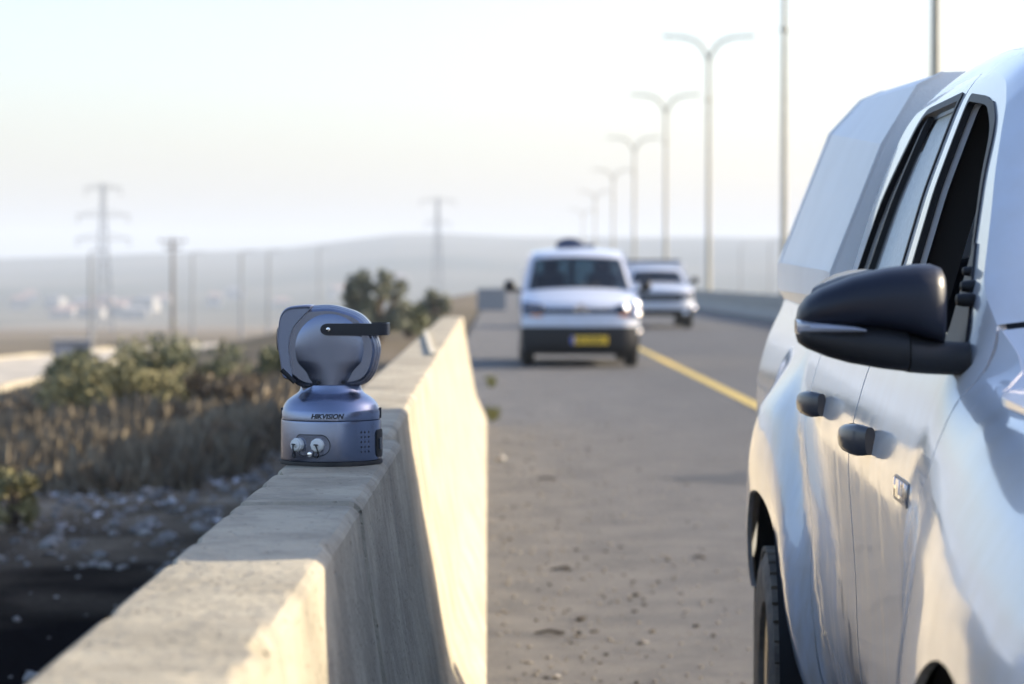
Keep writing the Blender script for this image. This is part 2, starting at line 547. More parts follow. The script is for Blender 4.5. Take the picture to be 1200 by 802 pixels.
def ground_material():
    m = bpy.data.materials.new('dry_ground'); m.use_nodes = True
    nt = m.node_tree; b = nt.nodes['Principled BSDF']; b.inputs['Roughness'].default_value = .95
    b.inputs['Specular IOR Level'].default_value = 0
    geo = nt.nodes.new('ShaderNodeNewGeometry')

    def noise(scale, detail=8, stretch=(1, 1, 1)):
        mp = nt.nodes.new('ShaderNodeMapping'); mp.inputs['Scale'].default_value = stretch
        n = nt.nodes.new('ShaderNodeTexNoise'); n.inputs['Scale'].default_value = scale; n.inputs['Detail'].default_value = detail
        nt.links.new(geo.outputs['Position'], mp.inputs[0]); nt.links.new(mp.outputs[0], n.inputs['Vector']); return n.outputs[0]

    def ramp(src, stops):
        r = nt.nodes.new('ShaderNodeValToRGB')
        while len(r.color_ramp.elements) < len(stops): r.color_ramp.elements.new(.5)
        for el, (p, c) in zip(r.color_ramp.elements, stops): el.position = p; el.color = (*c, 1)
        nt.links.new(src, r.inputs[0]); return r.outputs[0]
    near = ramp(noise(1.3, 10), [(.3, (.09, .075, .055)), (.48, (.16, .13, .095)), (.62, (.24, .20, .15)), (.75, (.34, .30, .24))])
    grain = noise(35, 5)
    mx0 = nt.nodes.new('ShaderNodeMix'); mx0.data_type = 'RGBA'; mx0.blend_type = 'MULTIPLY'; mx0.inputs[0].default_value = .7
    nt.links.new(near, mx0.inputs[6]); nt.links.new(ramp(grain, [(.3, (.45, .45, .45)), (.65, (1.2, 1.2, 1.2))]), mx0.inputs[7])
    far = ramp(noise(.006, 6, (1, .55, 1)), [(.34, (.07, .065, .045)), (.45, (.19, .16, .12)), (.55, (.27, .23, .18)), (.62, (.09, .085, .06)), (.75, (.22, .19, .145))])
    ln = nt.nodes.new('ShaderNodeVectorMath'); ln.operation = 'LENGTH'; nt.links.new(geo.outputs['Position'], ln.inputs[0])
    mr = nt.nodes.new('ShaderNodeMapRange'); mr.inputs[1].default_value = 26; mr.inputs[2].default_value = 60
    nt.links.new(ln.outputs['Value'], mr.inputs[0])
    mx = nt.nodes.new('ShaderNodeMix'); mx.data_type = 'RGBA'
    nt.links.new(mr.outputs[0], mx.inputs[0]); nt.links.new(mx0.outputs[2], mx.inputs[6]); nt.links.new(far, mx.inputs[7])
    hill = ramp(noise(.004, 7), [(.35, (.055, .06, .045)), (.5, (.10, .095, .07)), (.6, (.13, .12, .09)), (.7, (.07, .075, .055))])
    m4 = nt.nodes.new('ShaderNodeMapRange'); m4.inputs[1].default_value = 900; m4.inputs[2].default_value = 1500
    nt.links.new(ln.outputs['Value'], m4.inputs[0])
    mx1 = mx
    mx = nt.nodes.new('ShaderNodeMix'); mx.data_type = 'RGBA'
    nt.links.new(m4.outputs[0], mx.inputs[0]); nt.links.new(mx1.outputs[2], mx.inputs[6]); nt.links.new(hill, mx.inputs[7])
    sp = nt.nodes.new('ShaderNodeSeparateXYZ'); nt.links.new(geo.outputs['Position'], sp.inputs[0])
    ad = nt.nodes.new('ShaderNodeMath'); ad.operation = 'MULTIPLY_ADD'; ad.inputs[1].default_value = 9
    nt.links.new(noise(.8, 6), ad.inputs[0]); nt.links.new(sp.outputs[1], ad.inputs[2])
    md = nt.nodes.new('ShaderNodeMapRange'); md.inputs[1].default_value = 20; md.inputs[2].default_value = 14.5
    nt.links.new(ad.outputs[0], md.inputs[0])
    m3 = nt.nodes.new('ShaderNodeMix'); m3.data_type = 'RGBA'       # deep shade beside the barrier, painted into the soil as near-black
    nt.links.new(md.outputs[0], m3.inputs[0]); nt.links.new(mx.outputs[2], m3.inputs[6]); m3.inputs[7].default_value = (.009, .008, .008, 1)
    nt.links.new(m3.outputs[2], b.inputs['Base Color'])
    bp = nt.nodes.new('ShaderNodeBump'); bp.inputs['Strength'].default_value = .6; bp.inputs['Distance'].default_value = .03
    nt.links.new(noise(18, 8), bp.inputs['Height']); nt.links.new(bp.outputs[0], b.inputs['Normal'])
    return m


me = bpy.data.meshes.new('ground'); me.from_pydata(verts, [], faces)
me.polygons.foreach_set('use_smooth', [True] * len(faces))
tag(link('ground', me, ground_material()), kind='structure')


def strip(name, x0, x1, ys, z, m, kind='structure', nx=1, f=rc):
    vs = []; fs = []
    for y in ys:
        zz = -16.9 * sstep(abs(y), 350, 900) + z
        for k in range(nx + 1): vs.append((x0 + (x1 - x0) * k / nx + (f(y) if y > 0 else 0), y, zz))
    for i in range(len(ys) - 1):
        for k in range(nx):
            a = i * (nx + 1) + k; fs.append((a, a + 1, a + nx + 2, a + nx + 1))
    me = bpy.data.meshes.new(name); me.from_pydata(vs, [], fs)
    return tag(link(name, me, m), kind=kind)


def asphalt_material():
    m = bpy.data.materials.new('asphalt'); m.use_nodes = True
    nt = m.node_tree; b = nt.nodes['Principled BSDF']; b.inputs['Roughness'].default_value = .8
    b.inputs['Specular IOR Level'].default_value = .35
    geo = nt.nodes.new('ShaderNodeNewGeometry')

    def noise(scale, detail=8, stretch=(1, 1, 1)):
        mp = nt.nodes.new('ShaderNodeMapping'); mp.inputs['Scale'].default_value = stretch
        n = nt.nodes.new('ShaderNodeTexNoise'); n.inputs['Scale'].default_value = scale; n.inputs['Detail'].default_value = detail
        n.inputs['Roughness'].default_value = .65
        nt.links.new(geo.outputs['Position'], mp.inputs[0]); nt.links.new(mp.outputs[0], n.inputs['Vector']); return n.outputs[0]

    def rg(src, a, c, lo=0., hi=1.):
        r = nt.nodes.new('ShaderNodeMapRange'); r.inputs[1].default_value = a; r.inputs[2].default_value = c
        r.inputs[3].default_value = lo; r.inputs[4].default_value = hi
        nt.links.new(src, r.inputs[0]); return r.outputs[0]

    def mix(fac, a, c):
        x = nt.nodes.new('ShaderNodeMix'); x.data_type = 'RGBA'; nt.links.new(fac, x.inputs[0])
        if isinstance(a, tuple): x.inputs[6].default_value = (*a, 1)
        else: nt.links.new(a, x.inputs[6])
        x.inputs[7].default_value = (*c, 1); return x.outputs[2]
    sx = nt.nodes.new('ShaderNodeSeparateXYZ'); nt.links.new(geo.outputs['Position'], sx.inputs[0])
    c = mix(rg(noise(120, 4), .4, .65), (.052, .052, .053), (.110, .107, .103))
    c = mix(rg(noise(1.1, 7, (1, .45, 1)), .42, .66, 0, .6), c, (.05, .048, .047))
    c = mix(rg(noise(20, 5), .52, .70, 0, .55), c, (.145, .138, .128))
    c = mix(rg(noise(26, 5), .56, .70, 0, .65), c, (.038, .036, .034))
    # dust and sand swept against the barrier and over the shoulder
    ed = nt.nodes.new('ShaderNodeMath'); ed.operation = 'MULTIPLY'
    nt.links.new(rg(sx.outputs[0], 2.6, -.05, .12, 1.), ed.inputs[0]); nt.links.new(rg(noise(2.6, 9), .33, .62), ed.inputs[1])
    c = mix(ed.outputs[0], c, (.145, .136, .122))
    c = mix(rg(noise(7, 9), .60, .70, 0, .6), c, (.07, .06, .05))
    vo = nt.nodes.new('ShaderNodeTexVoronoi'); vo.inputs['Scale'].default_value = 55
    nt.links.new(geo.outputs['Position'], vo.inputs['Vector'])
    c = mix(rg(vo.outputs['Distance'], .20, .12, 0, .4), c, (.22, .21, .19))
    nt.links.new(c, b.inputs['Base Color'])
    bp = nt.nodes.new('ShaderNodeBump'); bp.inputs['Strength'].default_value = .7; bp.inputs['Distance'].default_value = .008
    nt.links.new(noise(150, 4), bp.inputs['Height']); nt.links.new(bp.outputs[0], b.inputs['Normal'])
    return m


ys = [-60] + list(range(-50, 61, 10)) + list(range(65, 360, 8)) + list(range(360, 960, 20))
M_asph = asphalt_material()
strip('road', -.62, 19.6, ys, 0.0, M_asph)
M_line = mat('yellow_line', (.62, .43, .06), .7, dark=(.36, .27, .08), scale=14, amount=.4, world_space=True)
strip('edge_line', 2.68, 2.83, ys, .004, M_line)
M_linew = mat('white_line', (.6, .59, .55), .7, dark=(.35, .34, .32), scale=9, world_space=True)
M_road_shadow = mat('road_shadow_paint', (.018, .018, .02), .75, dark=(.035, .034, .033), scale=3, world_space=True, amount=.2)  # cast shadow across the road, painted as a dark flat patch
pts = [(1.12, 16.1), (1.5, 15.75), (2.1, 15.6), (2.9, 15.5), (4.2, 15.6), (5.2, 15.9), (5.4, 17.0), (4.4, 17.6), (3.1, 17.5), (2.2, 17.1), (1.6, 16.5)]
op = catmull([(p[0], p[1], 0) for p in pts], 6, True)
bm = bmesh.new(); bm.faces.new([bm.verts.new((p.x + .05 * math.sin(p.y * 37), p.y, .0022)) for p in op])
me = bpy.data.meshes.new('painted_road_shadow'); bm.to_mesh(me); bm.free()
tag(link('painted_road_shadow', me, M_road_shadow), kind='structure')


# ------------------------------------------------------------------ concrete barrier blocks
def bx(y):                      # the blocks do not line up exactly
    return .0055 * (y - 3.5) if y < 5.315 else -.020 - .0035 * (y - 5.3)


def barrier_profile():
    p = [(0.0, 0.0), (0.0, .06), (-.012, .085), (-.05, .17), (-.095, .27), (-.108, .33), (-.125, .43), (-.15, .57), (-.175, .71), (-.193, .83), (-.207, .93),
         (-.210, .960), (-.212, .978), (-.216, .984), (-.224, .990), (-.232, .991), (-.32, .991), (-.37, .991), (-.398, .991), (-.404, .988), (-.407, .981), (-.409, .958),
         (-.43, .85), (-.47, .62), (-.51, .36), (-.57, .22), (-.62, .08), (-.62, 0)]
    return p


def barrier_block(y0, y1, label, dx=0.0, fine=True, seed=1):
    n_ = max(2, int((y1 - y0) / (.022 if fine else .06)))
    ysl = [y0, y0 + .006, y0 + .013] + [y0 + .026 + (y1 - y0 - .052) * i / (n_ - 6) for i in range(n_ - 5)] + [y1 - .013, y1 - .006, y1]
    r = np.random.default_rng(seed)
    prof = barrier_profile(); P_ = len(prof)
    gl = np.convolve(r.normal(0, 1, n_ + 61), np.ones(31) / 31, 'valid')[:n_ + 1] * .0012
    chip = np.convolve(np.maximum(0, r.normal(0, 1, n_ + 5) - 1.1), [.25, .5, .25], 'same')[:n_ + 1]
    chip2 = np.convolve(np.maximum(0, r.normal(0, 1, n_ + 5) - 1.3), [.25, .5, .25], 'same')[:n_ + 1]
    rings = []
    for i in range(n_ + 1):
        y = ysl[i]; e = min(y - y0, y1 - y)
        ch = .022 * max(0, 1 - e / .026)                                   # the cast end chamfer
        ring = []
        for j, (px, pz) in enumerate(prof):
            x = px; z = pz
            if 11 <= j <= 14:
                k = chip[i] * (.016 if j in (12, 13) else .008); x -= k; z -= k * .8
            if 18 <= j <= 20:
                k = chip2[i] * (.018 if j == 19 else .008); x += k; z -= k * .8
            if j < 14: x -= ch * (1 if pz > .1 else .3); x += gl[i] * .4
            if 9 < j < 21: z -= ch * .8
            if j > 20: x += ch
            if 14 < j < 18: z += .0012 * math.sin(y * 23 + j)
            ring.append((x + bx(y) + dx, y, z))
        rings.append(ring)
    o = MB().loft(rings, True, True, True).build('concrete_barrier', M_conc, sharp=R(13))
    return tag(o, label, 'barrier', 'concrete barrier blocks along the shoulder')


barrier_block(-3.2, 3.757, 'nearest concrete barrier block, its pale top running out at the lower left', 0, True, 1)
barrier_block(3.779, 5.302, 'short shaded concrete barrier block, carrying the blue grey camera device', .0, True, 2)
barrier_block(5.322, 22.0, 'longest concrete barrier block, sunlit from the camera device to the far grey sign', .0, True, 3)


# median barrier far on the right: one continuous cast wall
def median():
    prof = [(-.3, 0), (-.3, .08), (-.13, .30), (-.09, .80), (.09, .80), (.13, .30), (.3, .08), (.3, 0)]
    rings = []
    for y in list(range(30, 340, 5)):
        c = rc(y) + 9.15
        rings.append([(c + p[0], y, p[1]) for p in prof])
    o = MB().loft(rings, True, True, False).build('median_barrier', M_conc2)
    tag(o, 'long grey concrete median wall running behind the far vehicles at right', 'barrier')


median()

# ------------------------------------------------------------------ pickup truck
TR = thing('pickup_truck', 'white dusty double cab pickup truck with black mirror and pale canopy, parked close at right', 'pickup truck',
           (1.47, 2.58, 0), math.atan(-.045))
PT = np.array([(.30, .80), (.40, .83), (.5, .865), (.60, .885), (.70, .894), (.8, .897), (.91, .905), (1.0, .911), (1.045, .911), (1.10, .900), (1.175, .879),
               (1.22, .860), (1.255, .842), (1.37, .81), (1.5, .772), (1.6, .735), (1.66, .712), (1.70, .69), (1.73, .655), (1.76, .60), (1.80, .50)])
PFT = np.array([(.30, .80), (.40, .83), (.5, .865), (.60, .885), (.70, .894), (.8, .897), (.91, .905), (1.0, .913), (1.06, .907), (1.12, .89), (1.16, .865), (1.185, .838),
                (1.2, .80), (1.21, .74), (1.3, .6), (1.8, .3)])
_w = np.linspace(.2, 1.85, 661)


def _smooth(tab, sig):
    v = np.interp(_w, tab[:, 0], tab[:, 1]); k = np.arange(-40, 41) * .0025
    g = np.exp(-k * k / 2 / sig / sig); g /= g.sum()
    return np.convolve(np.pad(v, 40, mode='edge'), g, 'valid')


_P = _smooth(PT, .016); _PF = _smooth(PFT, .012)


def hood_drop(u):
    return .12 * max(0, (.55 - u) / 1.35) ** 1.6


AR_F, AR_R = (0.0, .42, .50), (3.085, .385, .455)


def side_v(u, w):
    v = float(np.interp(w, _w, _P))
    b = sstep(.78 - u, 0, .36)
    if b > 0:
        w2 = w + hood_drop(u) * sstep(w, .8, 1.1)
        v = v * (1 - b) + b * float(np.interp(w2, _w, _PF))
    r = math.hypot(u - AR_F[0], w - AR_F[1])
    v += .082 * sstep(1.12 - r, 0, .62) * (1 - .75 * sstep(w, .80, 1.24))
    r = math.hypot(u - AR_R[0], w - AR_R[1])
    ro = .66 + .24 * sstep(u, 2.68, 3.0)
    v += (.065 + .032 * sstep(u, 2.75, 3.25)) * sstep(ro - r, 0, ro - .50) * (1 - .8 * sstep(w, 1.02, 1.2))
    v -= .10 * sstep(-u, .35, .95) ** 2
    return v


def smap(s):
    return lambda u, w: (-s * side_v(u, w), u, w)


D_TOP = [(.70, 1.28), (.88, 1.44), (1.05, 1.565), (1.145, 1.627), (1.30, 1.672), (1.675, 1.708), (2.0, 1.718), (2.30, 1.714), (2.46, 1.69), (2.555, 1.60), (2.60, 1.40), (2.62, 1.22), (2.625, 1.0)]
dtop = [(p.x, p.y) for p in catmull([(u, w, 0) for u, w in D_TOP], 6)]


def split_top(u0, u1):
    return [p for p in dtop if u0 < p[0] < u1]


UB = 1.70   # the gap between the doors
fd_out = [(.625, .47), (1.0, .455), (UB - .006, .455)] + [(UB - .006, 1.708)] + list(reversed([p for p in dtop if p[0] < UB - .02 and p[1] > 1.27])) + [(.66, 1.2), (.63, 1.05), (.622, .8)]
rd_rear = [(2.62, .95), (2.605, .85), (2.56, .72), (2.515, .60), (2.49, .455)]
rd_out = [(UB + .006, .455), (UB + .006, 1.709)] + [p for p in dtop if p[0] > UB + .02] + rd_rear
rd_out = rd_out[::-1]
win_f = rpoly([(.80, 1.255, .02), (1.15, 1.575, .05), (1.30, 1.628, .08), (1.59, 1.655, .02), (1.585, 1.27, .02)])
win_r = rpoly([(1.745, 1.275, .02), (1.745, 1.668, .02), (2.24, 1.672, .05), (2.40, 1.52, .1), (2.50, 1.30, .03)])
fd_in = rpoly([(.74, 1.225, .02), (.765, 1.27, .02), (1.125, 1.597, .06), (1.28, 1.65, .09), (1.665, 1.68, .01), (1.665, 1.235, .01)])
rd_in = rpoly([(1.735, 1.235, .01), (1.735, 1.682, .01), (2.27, 1.688, .06), (2.43, 1.54, .12), (2.54, 1.25, .04)])

for s in (1, -1):
    f = smap(s); hint = (-s, 0, .25)
    fen = [(.615, .46)] + [(.613, .8), (.624, 1.05), (.653, 1.2), (.675, 1.245), (.694, 1.2765), (.55, 1.195)]
    fen += [(u, 1.199 - hood_drop(u)) for u in (.4, .25, .1, -.1, -.3, -.5, -.65)] + [(-.72, .98), (-.78, .75), (-.76, .62), (-.60, .60)]
    a = arc(0, .42, .50, 158, 6, 30)
    fen += a + [(.50, .44)]
    panel('front_fender', fen, f, M_paint, TR, hint, du=.04, dw=.02, thick=.012)
    d = panel('front_door', fd_out, f, M_paint, TR, hint, holes=[win_f], du=.05, dw=.0175)
    d2 = panel('rear_door', rd_out, f, M_paint, TR, hint, holes=[win_r], du=.05, dw=.0175)
    panel('side_sill', [(.55, .36), (2.6, .36), (2.48, .449), (.64, .449)], lambda u, w, s=s: (-s * (side_v(u, w) - .012), u, w), M_paint, TR, hint, thick=.03)
    bed = [(2.49, .38), (2.517, .60), (2.562, .72), (2.608, .85), (2.63, .95), (2.634, 1.2)] + [(2.66, 1.255), (4.27, 1.285), (4.30, 1.2), (4.31, .95), (4.26, .6), (3.75, .56)]
    bed += arc(3.085, .385, .455, 22, 178, 30) + [(2.62, .38)]
    q = panel('rear_quarter_panel', bed, f, M_paint, TR, hint, du=.04, dw=.02, thick=.012)
    # weather strips and glass
    for nm, o_, i_, par in (('window_seal', fd_in, win_f, d), ('window_seal', rd_in, win_r, d2)):
        cu_, cw_ = sum(p[0] for p in i_) / len(i_), sum(p[1] for p in i_) / len(i_)
        grow = lambda q: [(p[0] + q * (1 if p[0] > cu_ else -1), p[1] + q * (1 if p[1] > cw_ else -1)) for p in i_]
        panel(nm, grow(.012), f, M_black, par, hint, holes=[grow(-.003)], du=.05, dw=.0175, thick=.012, lift=.003)
    g = panel('side_window', rpoly([(1.74, 1.26), (1.74, 1.675), (2.20, 1.676), (2.37, 1.26)]), f, M_dusty, TR, hint, du=.06, dw=.035, thick=0, lift=-.022)
    g = panel('quarter_window', rpoly([(2.40, 1.26), (2.225, 1.676), (2.25, 1.676), (2.41, 1.52), (2.52, 1.29)]), f, M_tint, TR, hint, du=.06, dw=.035, thick=0, lift=-.022)
    panel('window_bar', [(2.37, 1.262), (2.20, 1.672), (2.225, 1.672), (2.40, 1.262)], f, M_black, d2, hint, du=.06, dw=.035, thick=.012, lift=-.004)
    # the front window is wound down: only a low edge of glass shows
    panel('side_window', rpoly([(.79, 1.23), (.80, 1.262), (1.6, 1.275), (1.6, 1.23)]), f, M_glass, TR, hint, thick=0, lift=-.018)
    # inner door faces and pillars so the cab reads as hollow
    fi = lambda u, w, s=s: (-s * (side_v(u, w) - .085), u, w)
    panel('door_trim', [(.66, .5), (1.68, .5), (1.68, 1.225), (.70, 1.21)], fi, M_trim, d, (s, 0, 0), thick=.0, du=.1, dw=.1)
    panel('door_trim', [(1.72, .5), (2.5, .5), (2.58, .9), (2.58, 1.24), (1.72, 1.235)], fi, M_trim, d2, (s, 0, 0), thick=0, du=.1, dw=.1)
    mb = MB()
    rings = []
    for w in np.linspace(.5, 1.69, 14):
        v = side_v(UB, w) - .03
        rings.append([(-s * v, UB - .055, w), (-s * v, UB + .04, w), (-s * (v - .06), UB + .03, w), (-s * (v - .06), UB - .045, w)])
    mb.loft(rings, smooth=False).build('centre_pillar', M_trim, TR)
    # handle: cup, pivot end and pull bar
    for dd, u0, w0 in ((d, 1.45, 1.075), (d2, 2.36, 1.087)):
        rings = []
        for k in range(17):
            t = k / 16; u = u0 - .10 + .2 * t
            prot = .010 + .042 * max(0, math.sin(math.pi * t)) ** .6
            hh = .027 * (1 - .72 * t ** 2.2) * (.86 + .14 * sstep(t, 0, .15))
            base = side_v(u, w0 - .002)
            ring = []
            for j in range(14):
                a_ = 2 * math.pi * j / 14
                ca_, sa_ = (math.copysign(abs(q) ** .7, q) for q in (math.cos(a_), math.sin(a_)))
                ring.append((-s * (base + prot * .58 + .019 * ca_ * (.45 + .55 * math.sin(math.pi * t))), u, w0 + hh * sa_))
            rings.append(ring)
        h = MB().loft(rings).build('door_handle', M_handle, dd)
        gp = []
        for t in (.12, .3, .5, .7, .86):
            u = u0 - .10 + .2 * t
            gp.append((-s * (side_v(u, w0) + .004 + .022 * math.sin(math.pi * t)), u, w0 + .0175 - .010 * t))
        MB().tube(gp, [.004, .010, .012, .010, .004], 10).build('handle_gap_shade', M_dark, h)  # dark tube painting the shade in the hollow behind the bar
    # name badge on the door and a small faded sticker ahead of it

    def bxf(x, y, z, s=s):
        u = .925 - x if s < 0 else .925 - x
        w = 1.030 + y
        v = side_v(u, w)
        return Vector((-s * (v + .0028 + z), u, w))
    bd_ = text_mesh('name_badge', 'HILUX', .036, M_chrome, d, (lambda x, y, z, s=s: bxf(x if s > 0 else -x, y, z)), extrude=.0012, offset=.0012, width=.17)
    panel('badge_backing', rpoly([(.835, 1.012, .006), (1.015, 1.012, .006), (1.015, 1.048, .006), (.835, 1.048, .006)]), f, mat('badge_blue', (.02, .05, .09), .35), d, hint, du=.03, dw=.02, thick=.002, lift=.002)
    if s > 0:
        mb = MB()
        for k in range(7):
            u = .655 + .021 * (k % 7) * .9; w = 1.085
            for (a, b, c, e) in ((-.006, .006, -.012, -.010), (-.006, .006, .010, .012), (-.006, -.004, -.01, .01)):
                q4 = [(u + a, w + c), (u + b, w + c), (u + b, w + e), (u + a, w + e)]
                mb.add([(-s * (side_v(x, z) + .0012), x, z) for x, z in q4], [(0, 1, 2, 3)])
        mb.build('faded_sticker', mat('sticker_grey', (.34, .35, .38), .6), TR)

# cab frame: pillars and roof rails lofted from the door tops inwards
E = []
for (u, w) in dtop:
    v = side_v(u, w)
    if u < 1.15:
        E.append((u - .005 + .02 * (u - .7), v - .115, w + .012 + .03 * sstep(u, .7, 1.15)))
    elif u < 2.40:
        t = sstep(u, 1.15, 1.45)
        E.append((u + .02 * (1 - t), (v - .115) * (1 - t) + .565 * t, w + .042 + .012 * t))
    else:
        t = sstep(1.70 - w, 0, .12)
        E.append((u + .04 + .03 * t, .565 * (1 - t) + (v - .05) * t, (w + .052) * (1 - t) + w * t))
for s in (1, -1):
    rows = []
    for (u, w), e in zip(dtop, E):
        v = side_v(u, w)
        a = Vector((-s * v, u, w)) ; c = Vector((-s * e[1], e[0], e[2]))
        o = Vector((-s * .5, -.45 * (1 - sstep(u, .9, 1.4)) + .5 * sstep(u, 2.4, 2.6), 1 if u < 2.45 else .4)).normalized()
        mid = (a + c) / 2 + o * (.034 if u > 1.1 and u < 2.5 else .022) * sstep(u, .66, .85)
        rows.append([(1 - t) ** 2 * a + 2 * t * (1 - t) * mid + t * t * c for t in [k / 10 for k in range(11)]])
    MB().loft(rows, False, False).build('cab_frame', M_paint, TR, sharp=R(60))
# roof skin
iroof = [i for i, p in enumerate(dtop) if 1.15 <= p[0] <= 2.47 and p[1] > 1.6]
rows = []
for i in iroof:
    e = E[i]; row = []
    for k in range(17):
        q = -1 + k / 8
        row.append((q * e[1], e[0] - (.10 * (1 - q * q) if i == iroof[0] else .10 * (1 - q * q) * max(0, 1 - (e[0] - 1.17) / .5)), e[2] + .034 * (1 - q * q)))
    rows.append(row)
e = rows[-1]
rows.append([(p[0] * .99, 2.62, p[2] - .01) for p in e]); rows.append([(p[0] * .99, 2.68, p[2] - .05) for p in e])
MB().loft(rows, False, False).build('roof', M_paint, TR, sharp=R(60))
# windscreen
iw = [i for i, p in enumerate(dtop) if p[0] < 1.18]
rows = []
for i in iw:
    e = E[i]
    rows.append([(q * e[1], e[0] - .10 * (1 - q * q), e[2] - .004 + .034 * (1 - q * q) * (1 if i == iw[-1] else .0)) for q in [-1 + k / 8 for k in range(17)]])
MB().loft(rows, False, False).build('windscreen', M_glass, TR, sharp=R(60))
# bonnet and cowl
hood = rpoly([(-.846, .60, .17), (.846, .60, .17), (.835, .1), (.79, -.35), (.70, -.70, .05), (.35, -.76), (0, -.78), (-.35, -.76), (-.70, -.70, .05), (-.79, -.35), (-.835, .1)], 10)
fh = lambda v, u: (v, u, 1.212 - hood_drop(u) + .045 * (1 - (v / .82) ** 2) - .016 * sstep(abs(v), .70, .83))
panel('bonnet', hood, fh, M_paint, TR, (0, 0, 1), du=.05, dw=.05, thick=.03)
cow = [(-.70, .545), (.70, .545), (.68, .70), (.4, .63), (0, .60), (-.4, .63), (-.68, .70)]
panel('cowl', cow, lambda v, u: (v, u, 1.195 + .03 * (1 - (v / .8) ** 2) + .25 * max(0, u - .56)), M_black, TR, (0, 0, 1), thick=.02)
for s in (1, -1):
    rows = []
    for (u, w) in [(.535, 1.187), (.55, 1.195), (.60, 1.2233), (.65, 1.2516), (.694, 1.2765)]:
        v0 = side_v(u, w) - .001
        rows.append([(-s * (v0 + (.60 - v0) * q), u - .02 * q, w + .014 * q * (2 - q) - .004) for q in [k / 6 for k in range(7)]])
    MB().loft(rows, False, False).build('fender_top', M_paint, TR, sharp=R(60))
# front end
ff = lambda v, w: (v, -.80 - .10 * (1 - (v / .9) ** 2) + .22 * sstep(abs(v), .55, .95) + .25 * max(0, w - .95), w)
panel('front_bumper', rpoly([(-.90, .38, .08), (.90, .38, .08), (.90, .72, .05), (-.90, .72, .05)]), ff, M_paint, TR, (0, -1, 0), thick=.1)
gr = panel('grille', rpoly([(-.52, .725, .05), (.52, .725, .05), (.56, 1.02, .05), (-.56, 1.02, .05)]), ff, M_black, TR, (0, -1, 0), thick=.06, lift=-.02)
for k in range(4):
    panel('grille_bar', [(-.5, .77 + .065 * k), (.5, .77 + .065 * k), (.5, .79 + .065 * k), (-.5, .79 + .065 * k)], ff, M_chrome, gr, (0, -1, 0), thick=.02, lift=.004)
for s in (1, -1):
    panel('headlight', rpoly([(s * .56, .80, .03), (s * .86, .86, .05), (s * .84, 1.0, .05), (s * .58, .97, .03)]), ff, M_lens, TR, (0, -1, 0), thick=.05, lift=.004)
# bed, tailgate, canopy
MB().box((0, 1.65, .42), (1.5, 4.6, .20)).build('underbody', M_dark, TR)
MB().box((0, 3.45, .66), (1.62, 1.6, .03)).build('bed_floor', M_dark, TR)
MB().box((0, 2.68, .90), (1.6, .03, .76)).build('cab_back_panel', M_paint, TR)
MB().box((0, 4.30, .93), (1.60, .05, .66), bevel=.015).build('tailgate', M_paint, TR)
rb = MB().box((0, 4.42, .55), (1.75, .16, .16), bevel=.03).build('rear_bumper', M_black, TR)
for s in (1, -1):
    MB().box((-s * .80, 4.325, 1.03), (.14, .03, .34), bevel=.01).build('tail_lamp', M_red, TR)
    MB().box((-s * .84, 3.585, .44), (.24, .012, .40), bevel=.004).build('mudflap', M_rubber, TR)


def csec(u, t, s):
    a = [(.835, 1.262), (.848, 1.30), (.848, 1.356), (.736, 1.641), (.657, 1.772), (.60, 1.80), (0, 1.815)]
    b = [(.835, 1.285), (.852, 1.31), (.852, 1.386), (.709, 1.754), (.62, 1.85), (.56, 1.875), (0, 1.885)]
    return [(-s * (p[0] * (1 - t) + q[0] * t), u, p[1] * (1 - t) + q[1] * t) for p, q in zip(a, b)]


rings = []
for k in range(13):
    t = k / 12; u = 2.72 + 1.53 * t
    L = csec(u, t, 1); Rr = csec(u, t, -1)
    rings.append(L + Rr[::-1][1:])
can = MB().loft(rings, False, False, False)
can.add(rings[0], [tuple(range(len(rings[0])))]); can.add(rings[-1], [tuple(range(len(rings[-1]) - 1, -1, -1))])
canopy = can.build('canopy', M_canopy, TR)
for s in (1, -1):
    # folded front flange and flat panel joints proud of the sheet
    for (u0, u1, lift) in ((2.718, 2.765, .004), (4.20, 4.252, .004)):
        rr = []
        for u in (u0, u1):
            t = (u - 2.72) / 1.53
            rr.append([(p[0] - s * lift * .9, p[1], p[2] + lift * .4) for p in csec(u, t, s)[1:6]])
        rr2 = [[(p[0] + s * .004, p[1], p[2] - .003) for p in q] for q in rr]
        MB().loft([rr2[0], rr[0], rr[1], rr2[1]], False, False, False).build('canopy_flange', M_canopy, canopy)
    rr = []
    for k in range(7):
        t = k / 6; u = 2.775 + 1.415 * t; tt = (u - 2.72) / 1.53
        p = csec(u, tt, s)
        rr.append([(p[2][0] - s * .0035, u, p[2][2] + .004), (p[1][0] - s * .0035, u, p[1][2])])
    MB().loft(rr, False, False, False).build('canopy_skirt', M_canopy, canopy)
# wheels


